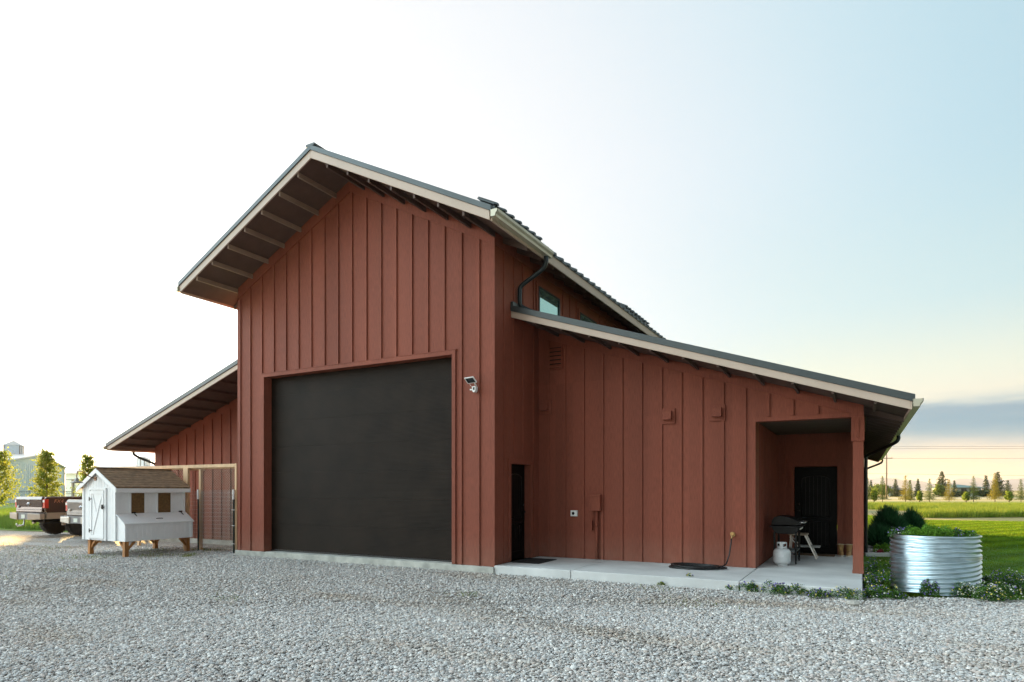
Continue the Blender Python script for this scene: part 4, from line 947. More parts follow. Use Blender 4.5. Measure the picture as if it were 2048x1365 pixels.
for (a, c) in ((-1.43, -1.09), (-.73, -.38)):
    b = MB(); w_ = .035
    b.box(cx1, a-w_, 1.02, cx1+.03, a, 1.60); b.box(cx1, c, 1.02, cx1+.03, c+w_, 1.60); b.box(cx1, a, 1.57, cx1+.03, c, 1.60); b.box(cx1, a, 1.02, cx1+.03, c, 1.05); wn_ = child(b, 'window', WHITE, t)
    b = MB(); b.box(cx1, a, 1.05, cx1+.012, c, 1.57); b.box(cx1+.012, a, 1.05, cx1+.022, a+.02, 1.57); b.box(cx1+.012, c-.02, 1.05, cx1+.022, c, 1.57); b.box(cx1+.012, a, 1.55, cx1+.022, c, 1.57); b.box(cx1+.012, a, 1.05, cx1+.022, c, 1.07); b.box(cx1+.012, a, 1.29, cx1+.02, c, 1.31)
    child(b, 'pane', SCR, t)
for (x, y, dx) in ((-11.02, -1.70, 1), (-9.50, -1.70, -1), (-9.62, .02, -1), (-11.02, .02, 1)):
    b = MB(); b.box(x-.05, y-.05, 0, x+.05, y+.05, cz0); sy = 1 if y < -1 else -1
    b.beam((x+dx*.03, y, .16), (x+dx*.22, y, cz0-.02), .05, .05); b.beam((x, y+sy*.03, .16), (x, y+sy*.22, cz0-.02), .05, .05)
    if x > -9.55: b.beam((x+.0, y, .16), (x-.0, y-.0, cz0), .05, .05)
    child(b, 'leg', CEDAR, t, .004)
# gooseneck barn lamp on the coop gable
b = MB(); y = cy0-.09
b.lathe([(.055, -.02), (.055, 0)], (-10.44, y, 1.93), 16, 'y'); b.tube(spline([(-10.44, y, 1.93), (-10.50, y-.13, 1.99), (-10.58, y-.24, 2.10), (-10.66, y-.30, 2.11), (-10.70, y-.31, 2.02), (-10.70, y-.31, 1.93)], 5), .011, 8)
lp = child(b, 'lamp_arm', mat('rusty metal', (.20, .10, .05), .5, metal=.5, var=.3), t)
b = MB(); b.lathe([(.02, .10), (.035, .08), (.045, .03), (.10, .005), (.15, -.03), (.145, -.032), (.09, .0), (.03, .03)], (-10.70, y-.31, 1.85), 24); child(b, 'lamp_shade', mat('grey enamel', (.22, .21, .20), .35, metal=.4), t)

# ================================================================== CHICKEN RUN
t = run = tag(empty('chicken_run', (-9.5, .1, 0)), 'pine framed chicken run with wire mesh between coop and red barn', 'chicken run')
b = MB(); b.box(-14.0, .03, 2.25, -7.60, .07, 2.335); b.box(-14.0, .10, 2.22, -7.60, .14, 2.29); child(b, 'top_rail', PINE, t, .004)
b = MB(); b.box(-14.0, 1.86, 2.25, -7.55, 1.92, 2.33); b.box(-14.0, .14, 2.25, -13.94, 1.86, 2.33); b.box(-11.4, .14, 2.25, -11.34, 1.86, 2.32); child(b, 'rear_rail', PINE, t)
for (x0, x1, y, z0, z1) in ((-7.66, -7.59, .0, .10, 2.34), (-9.83, -9.63, .03, .02, 2.25), (-9.28, -9.20, .12, .02, 2.24), (-14.0, -13.9, .03, .02, 2.25), (-12.0, -11.9, .05, .02, 2.25), (-11.95, -11.85, 1.80, .02, 2.25)):
    b = MB(); b.box(x0, y-.02, z0, x1, y+.05, z1); child(b, 'post', PINE, t, .004)
def wires(x0, x1, z0, z1, y, sx, sz, r=.0026):
    b = MB(); x = x0
    while x <= x1+1e-6: b.box(x-r, y-r, z0, x+r, y+r, z1); x += sx
    z = z0
    while z <= z1+1e-6: b.box(x0, y-r*2.2, z-r, x1, y-r*.9, z+r); z += sz
    return b
child(wires(-9.08, -7.66, .10, 1.65, -.03, .052, .105), 'gate_panel', WIREM, t)
child(wires(-12.0, -9.1, .06, 1.62, .155, .052, .105, .002), 'wire_panel', WIREM, t)
b = MB()
def diag(b, x0, x1, z0, z1, y, s, r=.0016):
    for sg in (1, -1):
        k = x0-(z1-z0)
        while k < x1+(z1-z0):
            # line x = k + sg*(z-z0) clipped
            a0, a1 = z0, z1
            xa = k if sg > 0 else k+(z1-z0); fx = lambda z: xa+sg*(z-z0)
            if sg > 0:
                a0 = max(z0, z0+(x0-xa)); a1 = min(z1, z0+(x1-xa))
            else:
                a0 = max(z0, z0+(xa-x1)); a1 = min(z1, z0+(xa-x0))
            if a1-a0 > .02: b.beam((fx(a0), y+sg*.002, a0), (fx(a1), y+sg*.002, a1), r*2, r*2)
            k += s
diag(b, -9.20, -7.66, .12, 2.22, .09, .07); diag(b, -11.9, -9.83, .12, 2.22, .09, .09)
child(b, 'chicken_wire', mat('dull wire', (.42, .36, .28), .55, metal=.4), t)
for x in (-9.09, -7.655):
    b = MB(); b.box(x-.015, -.05, 0, x+.015, -.035, 1.45); b.box(x-.003, -.075, 0, x+.003, -.05, 1.45); o = child(b, 'fence_post', mat('dark green steel', (.03, .05, .045), .5), t)
    b = MB(); b.box(x-.017, -.078, 1.40, x+.017, -.034, 1.66); child(b, 'post_cap', WPLAS, t)
b = MB()
for z in (1.13, .72, .25): b.box(-7.70, -.085, z-.006, -7.58, -.075, z+.006)
child(b, 'clips', WPLAS, t)

t.location += Vector((-.27, .22, 0))

# ================================================================== PICKUP TRUCKS
def truck(X, Y, paint, lower, glassm, label, decal):
    t = tag(empty('pickup_truck', (X, Y, 0)), label, 'pickup truck', 'pickup trucks parked left of the coop')
    LIFT = .0
    def arc(yc, zc, r, a0, a1, n=10): return [(yc+r*math.cos(a0+(a1-a0)*k/n), zc+r*math.sin(a0+(a1-a0)*k/n)) for k in range(n+1)]
    wr, wf = 1.25, 5.22; R0 = .55; zc = .47
    for s in (-1, 1):   # bed sides with wheel arch
        prof = [(.06, .86), (.06, 1.36), (.10, 1.40), (2.22, 1.41), (2.22, .86)]+[(y, z) for y, z in arc(wr, zc+.02, R0+.02, math.asin((.86-zc-.02)/(R0+.02)), PI-math.asin((.86-zc-.02)/(R0+.02)))]
        b = MB(); b.yz(prof, s*1.0, s*.90); b.build('bed_side', paint, t, .012)
        prof = [(.10, .64), (.10, .858), (wr-math.sqrt(max(0, (R0+.02)**2-(.858-zc-.02)**2)), .858), (wr-math.sqrt((R0+.02)**2-(.64-zc-.02)**2), .64)]
        b = MB(); b.yz(prof, s*1.005, s*.90); prof = [(wr+.52, .64), (wr+.43, .858), (6.1, .858), (4.9, .858), (4.78, .58), (2.0, .58)]
        b.yz([(wr+.56, .58), (wr+.45, .858), (4.88, .858), (4.76, .58)], s*1.005, s*.92); b.build('lower_panel', lower, t, .01)
        for yc in (wr, wf):
            ar = arc(yc, zc+.02, R0+.03, -.12, PI+.12, 16); b = MB()
            for i in range(len(ar)-1):
                (a, c), (e, f) = ar[i], ar[i+1]; o_ = 1.13
                a2, c2 = yc+(a-yc)*o_, zc+.02+(c-zc-.02)*o_; e2, f2 = yc+(e-yc)*o_, zc+.02+(f-zc-.02)*o_
                b.prism([(s*.93, a, c), (s*.93, e, f), (s*.93, e2, f2), (s*.93, a2, c2)], (s*.13, 0, 0))
            b.build('wheel_flare', lower, t)
        b = MB(); b.box(s*.84, -.012, 1.13, s*1.012, .10, 1.345); 
        b = MB(); b.xz([(s*.87, 1.02), (s*1.012, 1.02), (s*1.012, 1.33), (s*.87, 1.33)], .035, .16); tl = b.build('taillight', mat('red lens', (.55, .04, .02), .25), t, .012)
        b = MB(); b.xz([(s*.885, 1.22), (s*1.0, 1.22), (s*1.0, 1.30), (s*.885, 1.30)], .028, .05); b.build('reversing_lamp', mat('clear lens', (.75, .72, .70), .2), tl)
    b = MB(); b.yz([(.0, .88), (.02, 1.05), (.0, 1.32), (.03, 1.41), (.10, 1.41), (.10, .86)], -.868, .868); tg = b.build('tailgate', paint, t, .015)
    b = MB(); b.box(-.80, -.006, .955, .80, .02, .975); b.box(-.12, -.010, 1.28, .12, .02, 1.32); b.build('handle', paint, tg, .004)
    b = MB(); b.lathe([(0, -.02), (.085, -.02), (.095, -.008), (.095, .01)], (0, 0, 0), 24, 'y'); b.build('emblem', mat('emblem rim', (.62, .62, .62), .3, metal=.6), tg, mtx=Matrix.Translation((0, .0, 1.16)) @ Matrix.Diagonal((1.0, 1, .55, 1)))
    b = MB(); b.lathe([(0, -.026), (.070, -.026), (.074, -.015)], (0, 0, 0), 24, 'y'); b.build('emblem_face', mat('emblem blue', (.10, .12, .17), .3), tg, mtx=Matrix.Translation((0, .0, 1.16)) @ Matrix.Diagonal((1.0, 1, .52, 1)))
    b = MB(); b.lathe([(0, -.02), (.05, -.015), (.055, .01)], (0, 0, 0), 16, 'y'); b.build('badge', mat('pale badge', (.55, .52, .45), .4), tg, mtx=Matrix.Translation((-.68, .0, 1.06)) @ Matrix.Diagonal((1.0, 1, .8, 1)))
    b = MB(); b.box(-.9, .1, .80, .9, 2.22, .86); b.box(-.9, 2.16, .86, .9, 2.22, 1.40); b.build('bed_floor', paint, t)
    b = MB(); SB = lower
    for s in (-1, 1): b.prism([(s*.35, -.20, .60), (s*1.04, -.12, .64), (s*1.04, -.12, .82), (s*.35, -.20, .84)], (0, .15, 0))
    bp = b.build('bumper', lower, t, .02)
    b = MB(); b.box(-.35, -.16, .62, .35, -.02, .83); b.box(-1.02, -.13, .82, 1.02, .02, .855); b.build('bumper_step', mat('grey plastic', (.18, .17, .17), .6), bp)
    b = MB(); b.box(-.12, -.17, .66, .12, -.158, .79); b.build('number_plate', mat('pale plate', (.58, .62, .55), .5), bp)
    if decal: b = MB(); b.tube([(-.05, -.1, .62), (-.05, -.12, .42), (-.05, -.32, .40)], .03, 8); b.lathe([(0, -.02), (.03, 0), (.03, .05), (0, .08)], (-.05, -.33, .42), 12); b.build('tow_hitch', ALU, t)
    # cab
    b = MB(); cab = [(2.26, .60), (2.26, 1.38), (2.42, 1.86), (2.60, 1.96), (3.9, 1.97), (4.35, 1.80), (4.85, 1.43), (4.85, .60)]
    b.yz(cab, -.92, .92); b.box(-.97, 2.26, .60, .97, 4.85, 1.38); b.build('cab', paint, t, .03)
    b = MB(); b.prism([(-.72, 2.262, 1.42), (.72, 2.262, 1.42), (.66, 2.405, 1.84), (-.66, 2.405, 1.84)], (0, -.012, .004))
    for s in (-1, 1): b.yz([(2.50, 1.42), (2.62, 1.86), (3.38, 1.88), (3.38, 1.42)], s*.925, s*.918); b.yz([(3.46, 1.42), (3.46, 1.88), (3.95, 1.87), (4.55, 1.46)], s*.925, s*.918)
    b.prism([(-.80, 4.83, 1.47), (.80, 4.83, 1.47), (.74, 4.36, 1.81), (-.74, 4.36, 1.81)], (0, .014, .012)); b.build('windows', glassm, t)
    b = MB(); hood = [(4.86, .62), (4.86, 1.40), (6.1, 1.30), (6.22, 1.2), (6.22, .64)]; b.yz(hood, -.72, .72)
    for s in (-1, 1):
        up = math.asin((.80-zc-.02)/(R0+.02)); b.yz([(4.86, .86), (4.86, 1.32), (6.1, 1.24), (6.22, 1.15), (6.22, .80), (6.0, .80)]+[(y, z) for y, z in arc(wf, zc+.02, R0+.02, up, PI-up)][0:], s*.722, s*.99)
    b.build('hood', paint, t, .02)
    b = MB(); b.box(-1.0, 6.2, .55, 1.0, 6.4, .82); b.box(-.6, 6.225, .86, .6, 6.25, 1.18); b.build('front_bumper', mat('bumper chrome', (.6, .6, .6), .2, metal=1), t, .02)
    for s in (-1, 1): b = MB(); b.box(s*.64, 6.22, .92, s*.96, 6.25, 1.14); b.build('headlight', MATS['clear lens'], t, .01)
    b = MB(); b.box(-.45, .3, .50, -.33, 6.1, .64); b.box(.33, .3, .50, .45, 6.1, .64); b.tube([(-.8, wr, .47), (.8, wr, .47)], .05, 8); b.lathe([(.0, -.16), (.15, -.10), (.17, 0), (.15, .10), (0, .16)], (0, wr, .47), 12, 'x'); b.tube([(-.8, wf, .47), (.8, wf, .47)], .05, 8)
    b.tube([(.55, .2, .50), (.55, 1.0, .52)], .04, 8); b.build('chassis', mat('dark chassis', (.02, .018, .016), .8), t)
    for s in (-1, 1):
        for yc in (wr, wf):
            c = (s*.86, yc, .46)
            b = MB(); w_ = .15
            b.lathe([(.26, -w_*.9), (.40, -w_), (.445, -w_*.8), (.452, 0), (.445, w_*.8), (.40, w_), (.26, w_*.9)], c, 36, 'x')
            for k in range(32):     # tread lugs
                a = 2*PI*k/32
                for (u0, u1, off) in ((-w_*.95, -w_*.1, 0), (w_*.1, w_*.95, .5)):
                    a_ = a+off*2*PI/32; p = lambda r, da: (c[1]+r*math.cos(a_+da), c[2]+r*math.sin(a_+da))
                    q = [p(.44, -.055), p(.44, .055), p(.470, .045), p(.470, -.045)]
                    b.prism([(c[0]+u0, y, z) for y, z in q], (u1-u0, 0, 0))
            wh = b.build('wheel', mat('tyre rubber', (.035, .026, .020), .85, var=.3, vs=8), t)
            b = MB(); b.lathe([(.0, s*.04), (.07, s*.05), (.09, s*.02), (.20, s*-.02), (.25, s*.05), (.262, s*.12), (.262, s*-.12), (.15, s*-.10), (0, s*-.10)], c, 24, 'x')
            for k in range(8): a = 2*PI*k/8; b.beam((c[0]+s*.03, c[1]+.06*math.cos(a), c[2]+.06*math.sin(a)), (c[0]+s*.05, c[1]+.24*math.cos(a), c[2]+.24*math.sin(a)), .03, .03)
            b.build('rim', mat('wheel rim', (.30, .24, .16), .3, metal=.8), wh)
    if decal:
        cu = bpy.data.curves.new('decal', 'FONT'); cu.body = 'FX4'; cu.size = .17; cu.extrude = .001; cu.space_character = 1.1; cu.shear = .25
        tmp = bpy.data.objects.new('decal', cu); link(tmp); dg = bpy.context.evaluated_depsgraph_get(); dg.update()
        me = bpy.data.meshes.new_from_object(tmp.evaluated_get(dg)); bpy.data.objects.remove(tmp)
        me.transform(Matrix.Translation((1.004, .32, 1.20)) @ Matrix.Rotation(PI/2, 4, 'Z') @ Matrix.Rotation(PI/2, 4, 'X'))
        me.materials.clear(); me.materials.append(mat('decal red', (.45, .16, .07), .5)); d = link(bpy.data.objects.new('decal', me), t); tag(d, 'slanted tan and red lettering')
    return t
BRP = mat('brown truck paint', (.050, .018, .009), .22, var=.15, vs=2, spec=.7)
TNP = mat('tan truck trim', (.34, .25, .18), .4, var=.1)
GRP = mat('grey truck paint', (.17, .14, .12), .35, var=.2, vs=2, spec=.6)
truck(-19.33, .66, BRP, TNP, mat('truck glass', (.03, .02, .012), .1, spec=.8), 'brown pickup truck with tan bumper and red tail lights, seen from behind', True)
t2 = truck(-15.42, .35, GRP, mat('silver truck bumper', (.42, .40, .36), .4, metal=.4), MATS['truck glass'], 'grey pickup truck mostly hidden behind the white coop', False); t2.scale = (.95, .95, .95)

# ================================================================== WHITE METAL BUILDINGS (left, far)
WM = mat('white metal cladding', (.78, .87, .98), .5, var=.04, vs=.3)
WR = mat('pale metal roofing', (.62, .60, .58), .45, var=.05, vs=.3)
TR = mat('grey trim', (.20, .19, .19), .6)
def frame(o, e, g):   # returns function mapping (along e, along g, z)
    return lambda a, c, z: (o[0]+e[0]*a+g[0]*c, o[1]+e[1]*a+g[1]*c, z)
def cupola(f, a, c, z, w, h, par):
    b = MB()
    p = [f(a-w/2, c-w/2, z), f(a+w/2, c-w/2, z), f(a+w/2, c+w/2, z), f(a-w/2, c+w/2, z)]; b.prism(p, (0, 0, h)); o = b.build('cupola', WM, par)
    b = MB(); q = w*.62; p = [f(a-q, c-q, z+h), f(a+q, c-q, z+h), f(a+q, c+q, z+h), f(a-q, c+q, z+h), f(a, c, z+h+w*.42)]; b.add(p, [(3, 2, 1, 0), (0, 1, 4), (1, 2, 4), (2, 3, 4), (3, 0, 4)]); b.build('cupola_roof', WR, o)
    b = MB()
    for (x, y) in ((-w/2, -w/2), (w/2, -w/2), (w/2, w/2), (-w/2, w/2), (0, -w/2), (-w/2, 0)):
        v = f(a+x, c+y, z); b.box(v[0]-.06, v[1]-.06, z, v[0]+.06, v[1]+.06, z+h)
    b.build('louver', TR, o)
c0 = at(128, 110); e = -(FW-.448*RT); e /= np.linalg.norm(e); g = -(RT+.448*FW); g /= np.linalg.norm(g)
f = frame((c0.x, c0.y), e, g); Wd = 31.2; Lg = 46
t = tag(empty('metal_building', (c0.x, c0.y, 0)), 'white metal shed with its gable end showing and one cupola, behind the trees', 'shed', 'white metal sheds behind the trucks')
loc = Matrix.Translation((-c0.x, -c0.y, 0))
def reb(b, name, m, par): return b.build(name, m, par, mtx=loc)
b = MB(); b.prism([f(0, 0, -.3), f(Wd, 0, -.3), f(Wd, 0, 5.35), f(Wd/2, 0, 6.8), f(0, 0, 5.35)], tuple(g*Lg)+()); reb(b, 'wall', WM, t)
b = MB()
for (a0, a1, z0, z1) in ((-.4, Wd/2, 5.36, 6.86), (Wd+.4, Wd/2, 5.36, 6.86)): b.prism([f(a0, -.4, z0), f(a1, -.4, z1), f(a1, -.4, z1+.18), f(a0, -.4, z0+.18)], tuple(g*(Lg+.8)))
reb(b, 'roof', WR, t)
b = MB(); b.prism([f(-.12, -.12, 0), f(.12, -.12, 0), f(.12, .12, 0), f(-.12, .12, 0)], (0, 0, 5.4))
for (a0, a1, z0, z1) in ((-.4, Wd/2, 5.36, 6.86), (Wd+.4, Wd/2, 5.36, 6.86)): b.prism([f(a0, -.44, z0-.06), f(a1, -.44, z1-.06), f(a1, -.44, z1+.04), f(a0, -.44, z0+.04)], tuple(g*.05))
for k in range(1, 30): b.prism([f(Wd*k/30-.02, -.02, 0), f(Wd*k/30+.02, -.02, 0), f(Wd*k/30+.02, .0, 0), f(Wd*k/30-.02, .0, 0)], (0, 0, 5.3))
reb(b, 'trim', mat('light trim', (.50, .54, .56), .6), t)
fo = lambda a, c, z: tuple(Vector(f(a, c, z))-Vector((c0.x, c0.y, 0)))
cupola(fo, Wd/2, 3.2, 6.7, 1.9, 1.5, t)
# second, long building
c1_ = at(131, 132); e2 = np.array(at(420, 128))-np.array(at(131, 132)); ln = np.linalg.norm(e2); e2 /= ln; g2 = np.array([-e2[1], e2[0], 0])
if np.dot(g2, FW) < 0: g2 = -g2
f2 = frame((0, 0), e2, g2)
t = tag(empty('metal_building', (c1_.x, c1_.y, 0)), 'long white metal shed with two cupolas along its ridge, behind the coop', 'shed', 'white metal sheds behind the trucks')
b = MB(); b.prism([f2(0, 0, -.3), f2(0, 18, -.3), f2(0, 18, 5.0), f2(0, 9, 6.9), f2(0, 0, 5.0)], tuple(e2*70)); b.build('wall', WM, t)
b = MB(); b.prism([f2(-.4, -.4, 4.95), f2(-.4, 9, 6.93), f2(-.4, 9, 7.08), f2(-.4, -.4, 5.1)], tuple(e2*70.8)); b.prism([f2(-.4, 18.4, 4.95), f2(-.4, 9, 6.93), f2(-.4, 9, 7.08), f2(-.4, 18.4, 5.1)], tuple(e2*70.8)); b.build('roof', WR, t)
b = MB(); b.prism([f2(0, -.05, 3.75), f2(70, -.05, 3.75), f2(70, -.05, 3.87), f2(0, -.05, 3.87)], tuple(g2*.05)); b.prism([f2(1.6, -.3, 0), f2(2.0, -.3, 0), f2(2.0, -.05, 0), f2(1.6, -.05, 0)], (0, 0, 3.9)); b.prism([f2(0, -.05, .9), f2(70, -.05, .9), f2(70, -.05, 1.0), f2(0, -.05, 1.0)], tuple(g2*.05)); b.build('trim', TR, t)
cupola(f2, 10.6, 9, 6.9, 1.8, 1.5, t); cupola(f2, 17.0, 9, 6.9, 1.9, 1.7, t); cupola(f2, 31, 9, 6.9, 1.9, 1.6, t)
# chain link fence in front of the sheds
A = at(-160, 62); B_ = at(170, 66); dv = (B_-A); ll = dv.length; dv.normalize()
t = tag(empty('chain_link_fence', A), 'low chain link fence in front of the white metal sheds', 'fence')
b = MB(); b.tube([(0, 0, 1.5), tuple(dv*ll+Vector((0, 0, 1.5)))], .035, 6); b.tube([(0, 0, .08), tuple(dv*ll+Vector((0, 0, .08)))], .02, 6); b.build('rail', mat('fence steel', (.32, .34, .36), .5, metal=.5), t)
for k in range(int(ll/3)+1):
    p = dv*(3*k); b = MB(); b.tube([(p.x, p.y, 0), (p.x, p.y, 1.62), (p.x+.03, p.y, 1.78)], .035, 6); b.build('post', MATS['fence steel'], t)
b = MB(); k = 0.
while k < ll:
    for sg in (1, -1):
        p = dv*k; q = dv*(k+sg*1.4); b.beam((p.x, p.y, .08), (q.x, q.y, 1.5), .008, .008)
    k += .22
b.build('mesh', MATS['fence steel'], t)

# ================================================================== TREES
def leafmat(name, c1, c2, tr): return mat(name, c1, .6, col2=c2, vs=1.6, trans=tr, spec=.2)
DEC = leafmat('young tree leaves', (.14, .22, .03), (.34, .35, .05), .6)
def decid(p, h, w, n, label, seed, m=DEC, name='deciduous_tree', grp='young trees behind the trucks', ls=1.0):
    r = np.random.default_rng(seed)
    t = tag(empty(name, p), label, 'tree', grp)
    b = MB(); b.tube([(0, 0, 0), (.03, .02, h*.3), (0, 0, h*.7), (.02, 0, h*.93)], [.07, .055, .03, .01], 8); b.build('trunk', BARK, t)
    pts = []; bb = MB()
    for k in range(34):
        z0 = h*(.12+.8*k/34); a = k*2.4; fr_ = (z0/h-.12)/.85
        rad = w/2*min(1, fr_*4+.55)*(1-fr_)**.62*r.uniform(.70, 1.2)+.06
        tip = np.array([math.cos(a)*rad, math.sin(a)*rad, z0+rad*.55]); bb.tube([(0, 0, z0), tuple(tip*[.5, .5, 1]-[0, 0, rad*.18]), tuple(tip)], [.02, .012, .004], 5, cap=False)
        mm = int(n/34); s_ = r.uniform(.32, 1.08, mm)[:, None]; c = np.array([0, 0, z0])+(tip-[0, 0, z0])*s_; sp_ = .06*w*(.5+.9*s_)
        pts.append(c+r.normal(size=(mm, 3))*sp_*np.array([1, 1, .8]))
    bb.build('branches', BARK, t); P_ = np.concatenate(pts); P_ = P_[P_[:, 2] > h*.1]
    V, F = leaves_np(P_, r.uniform(.045, .09, len(P_))*ls, .7); npmesh('crown', V, F, m, t); return t
decid(at(-4, 46), 4.75, 2.7, 4600, 'leafy young tree at the left edge of the photo', 1)
decid(at(93, 46), 4.75, 2.0, 4600, 'leafy young tree behind the brown truck bed, middle of three', 2)
decid(at(176, 50), 4.65, 1.7, 4200, 'leafy young tree right behind the coop roof, glowing yellow', 3)

def conifer(p, h, w, label, seed, m, levels=22, name='spruce_tree', grp='young spruces in a row across the field', trunkm=BARK, dens=1.0, base=.10, nl=.42, top=1.0):
    r = np.random.default_rng(seed); t = tag(empty(name, p), label, 'tree', grp)
    b = MB(); b.tube([(0, 0, 0), (0, 0, h*.5), (0, 0, h)], [.025*h*.5, .015*h*.5, .004], 7); b.build('trunk', trunkm, t)
    V = []; 
    for i in range(levels):
        fz = i/(levels-1); z = h*(base+(1-base)*fz**1.05); rad = w/2*((1-fz)**.85*.95+.05)*r.uniform(.72, 1.12)
        nb = max(4, int((9*(1-fz)+4)*dens)); a0 = r.uniform(0, 6.28)
        for k in range(nb):
            a = a0+2*PI*k/nb+r.normal(0, .15); L_ = rad*r.uniform(.7, 1.12); dr_ = np.array([math.cos(a), math.sin(a), 0]); sd = np.array([-math.sin(a), math.cos(a), 0])
            ns = max(4, int(9*dens*(L_/(w/2))+3))
            for j in range(ns):
                u = (j+.5)/ns
                for q_ in range(3):
                    V.append(dr_*L_*u+sd*r.normal(0, .05+.10*w*.12*(1-u)*4)+np.array([0, 0, z-.30*L_*u+.18*L_*u*u+r.normal(0, .018*h)]))
    P_ = np.array(V); V, F = leaves_np(P_, r.uniform(.6, 1.25, len(P_))*nl*h/15, .32); npmesh('crown', V, F, m, t); return t
SPG = leafmat('spruce needles', (.045, .085, .020), (.11, .15, .03), .3)
SPY = leafmat('golden spruce needles', (.14, .14, .02), (.28, .23, .03), .35)
SPD = leafmat('dark pine needles', (.022, .045, .020), (.06, .085, .035), .15)
PY = leafmat('pale sapling leaves', (.16, .24, .03), (.26, .33, .05), .5)
D0 = 90.
def hh(ytop, d): return 1.64+(981-ytop)*d/1282
def ww(w, d): return w*d/1282
for i, (x, yt, w, m, lab) in enumerate([
    (1735, 957, 26, SPG, 'green spruce just right of the barn, partly behind it'), (1765, 954, 34, SPG, 'slim green spruce in front of the utility pole'), (1811, 953, 36, SPY, 'spruce with golden lower branches, left of the smallest pale sapling'),
    (1859, 959, 34, SPG, 'full dark green spruce, third from the utility pole'), (1898, 961, 34, SPY, 'broad golden spruce before the big dark pine'), (1947, 954, 34, SPG, 'green spruce with bare top before the low green roofed building'),
    (1990, 948, 34, SPY, 'tall golden spruce before the dark tree cluster'), (2042, 960, 30, SPG, 'green spruce at the right edge of the photo'), (2105, 956, 36, SPG, 'green spruce beyond the right edge')]):
    conifer(at(x, D0), hh(yt, D0), ww(w*1.0, D0), lab, 20+i, m, levels=17, dens=.9, base=.14, nl=.30)
conifer(at(1820, 97), hh(962, 97), ww(26, 97), 'dark spruce standing right behind the golden branched one', 40, SPG, levels=17, dens=.85)
for i, (x, yt, w, lab) in enumerate([(1748, 980, 14, 'pale green sapling right of the barn corner'), (1839, 982, 10, 'smallest pale green sapling between two spruces'), (1932, 985, 12, 'pale green sapling left of the bare topped spruce'), (2018, 983, 13, 'pale green sapling between the golden spruce and the right edge spruce')]):
    decid(at(x, D0), hh(yt, D0), ww(w, D0), 900, lab, 60+i, PY, 'sapling', 'saplings between the spruces', 1.6)
for i, (x, yt, w, d, lab, m) in enumerate([
    (1742, 962, 20, 165, 'dark far conifer left of the utility pole', SPD), (1791, 959, 24, 165, 'dark far conifer before the grey farmhouse', SPD), (1836, 959, 20, 165, 'dark far conifer between farmhouse and big pine', SPD),
    (1884, 945, 46, 170, 'big spreading dark pine, tallest of the far trees on the left', SPD), (1909, 963, 20, 160, 'narrow dark conifer left of the green roofed building', SPD),
    (1972, 953, 30, 170, 'dark conifer at the right end of the green roofed building', SPD), (1996, 946, 44, 175, 'tall broad dark tree behind the golden spruce', SPD), (2016, 962, 30, 170, 'dark conifer, second from the right in the far cluster', SPD), (2070, 958, 34, 170, 'dark far conifer beyond the right edge', SPD)]):
    conifer(at(x, d), hh(yt, d), ww(w*1.15, d), lab, 80+i, m, levels=16, name='conifer_tree', grp='dark conifers around the far buildings', dens=1.1 if w > 40 else .9, base=.04, nl=.55)
decid(at(1878, 158), hh(970, 158), ww(18, 158), 1500, 'round green bush tree below the big dark pine', 99, leafmat('bush leaves', (.10, .16, .03), (.2, .24, .05), .3), 'bush_tree', None, 3.5)
decid(at(1762, 160), hh(973, 160), ww(34, 160), 1800, 'low round olive bush left of the utility pole', 98, MATS['bush leaves'], 'bush_tree', None, 3.5)
# hedge near the green-roofed building
for i, (x, w) in enumerate(((1915, 18), (1930, 16), (1962, 22), (1984, 26))):
    decid(at(x, 156), hh(985, 156), ww(w, 156), 900, ['dark low bush at the left end of the green roofed building', 'dark low bush before the left windows of the green roofed building', 'dark low bush before the right windows of the green roofed building', 'dark low bush right of the green roofed building'][i], 110+i, SPD, 'bush_tree', 'bushes along the green roofed building', 3.5)

# ---- far buildings on the right
def fb(name, x0, x1, dist, h_eave, h_roof, depth, wallc, roofc, label, over=.8):
    a = at(x0, dist); c = at(x1, dist); e_ = np.array(c-a); ln_ = np.linalg.norm(e_); e_ /= ln_; g_ = FW.copy(); ff_ = frame((0, 0), e_, g_)
    t = tag(empty(name, a), label, 'building'); b = MB(); b.prism([ff_(0, 0, -.3), ff_(ln_, 0, -.3), ff_(ln_, depth, -.3), ff_(0, depth, -.3)], (0, 0, h_eave+.3)); b.build('wall', wallc, t)
    b = MB(); o_ = over; q = [ff_(-o_, -o_, h_eave), ff_(ln_+o_, -o_, h_eave), ff_(ln_+o_, depth+o_, h_eave), ff_(-o_, depth+o_, h_eave), ff_(depth*.35, depth/2, h_roof), ff_(ln_-depth*.35, depth/2, h_roof)]
    b.add(q, [(3, 2, 1, 0), (0, 1, 5, 4), (2, 3, 4, 5), (1, 2, 5), (3, 0, 4)]); b.build('roof', roofc, t)
    for k in range(int(ln_/2.2)):
        b = MB(); b.prism([ff_(1+2.2*k, -.06, h_eave-1.25), ff_(2.4+2.2*k, -.06, h_eave-1.25), ff_(2.4+2.2*k, -.06, h_eave-.25), ff_(1+2.2*k, -.06, h_eave-.25)], tuple(g_*.05)); b.build('window', mat('far window', (.03, .04, .05), .3), t)
    b = MB(); b.prism([ff_(0, -.05, 0), ff_(ln_, -.05, 0), ff_(ln_, -.05, .9), ff_(0, -.05, .9)], tuple(g_*.04)); b.build('base_wall', mat('pale base', (.55, .62, .64), .7), t)
fb('house', 1914, 1962, 165, hh(975.5, 165), hh(969, 165), 10, mat('grey cladding', (.30, .33, .33), .7), mat('green roof', (.12, .22, .21), .5, var=.06), 'long low building with a teal green roof beyond the field')
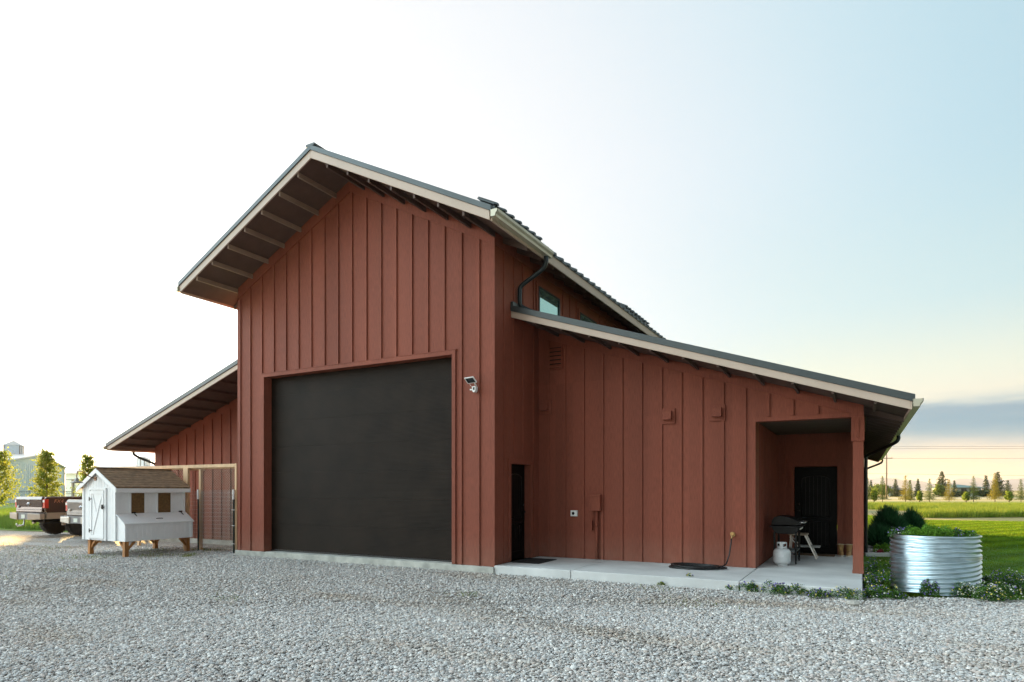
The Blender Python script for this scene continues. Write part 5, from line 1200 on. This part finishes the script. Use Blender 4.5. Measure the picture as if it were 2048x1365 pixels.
fb('farmhouse', 1776, 1811, 168, hh(980, 168), hh(972, 168), 9, mat('brown cladding', (.22, .19, .18), .8), mat('brown roof', (.28, .23, .22), .8, var=.08), 'low brown roofed farmhouse far behind, right of the utility pole')

# ---- utility pole and wires
pp = at(1773, 120)
t = tag(empty('utility_pole', pp), 'tall wooden utility pole right of the barn', 'pole')
b = MB(); b.tube([(0, 0, 0), (0, 0, hh(905, 120)+1)], [.17, .11], 10); b.build('pole', mat('pole wood', (.26, .19, .15), .9), t)
b = MB(); b.beam(tuple(RT*-1.1+np.array([0, 0, hh(917, 120)])), tuple(RT*1.1+np.array([0, 0, hh(917, 120)])), .12, .14); b.build('cross_arm', MATS['pole wood'], t)
b = MB()
for k in (-1, 0, 1): q = RT*k; b.lathe([(.05, 0), (.07, .06), (.03, .16), (0, .17)], (q[0], q[1], hh(917, 120)+.07), 8)
b.build('insulator', mat('insulator', (.35, .3, .28), .3), t)
WM2 = mat('wire cable', (.10, .10, .11), .5)
for i, (y0, y1, lab) in enumerate([(945.0, 952, 'overhead power line, lowest of the four wires'), (917.3, 917.2, 'overhead power line, second wire from the bottom'), (894.5, 893.0, 'overhead power line, lower of the top two wires'), (898.2, 897.5, 'overhead power line just below the top wire')]):
    A = at(1500, 120, hh(y0, 120)); B_ = at(2260, 120, hh(y1+(y1-y0)*.2, 120)); C_ = at(1773, 120, hh(y0-.6, 120))
    b = MB(); pts = []
    for k in range(25):
        u = k/24; p = A.lerp(B_, u)
        if i == 0: p.z = (A.z*(1-u)+B_.z*u)+.35*abs(u-.36)**.5*-.2
        pts.append(tuple(p))
    b.tube(pts, .022, 5); o = b.build('power_line', WM2); tag(o, lab, 'power line', 'overhead power lines')

# ================================================================== HAZE
hm = bpy.data.materials.new('haze'); hm.use_nodes = True; n = hm.node_tree.nodes; n.remove(n['Principled BSDF'])
pv = n.new('ShaderNodeVolumePrincipled'); pv.inputs['Color'].default_value = (.86, .88, .95, 1); pv.inputs['Density'].default_value = .00007; pv.inputs['Anisotropy'].default_value = .4
hm.node_tree.links.new(pv.outputs[0], n['Material Output'].inputs['Volume'])
b = MB(); b.box(-9300, -9300, -4, 9300, 9300, 118); o = b.build('haze', hm); o['kind'] = 'stuff'
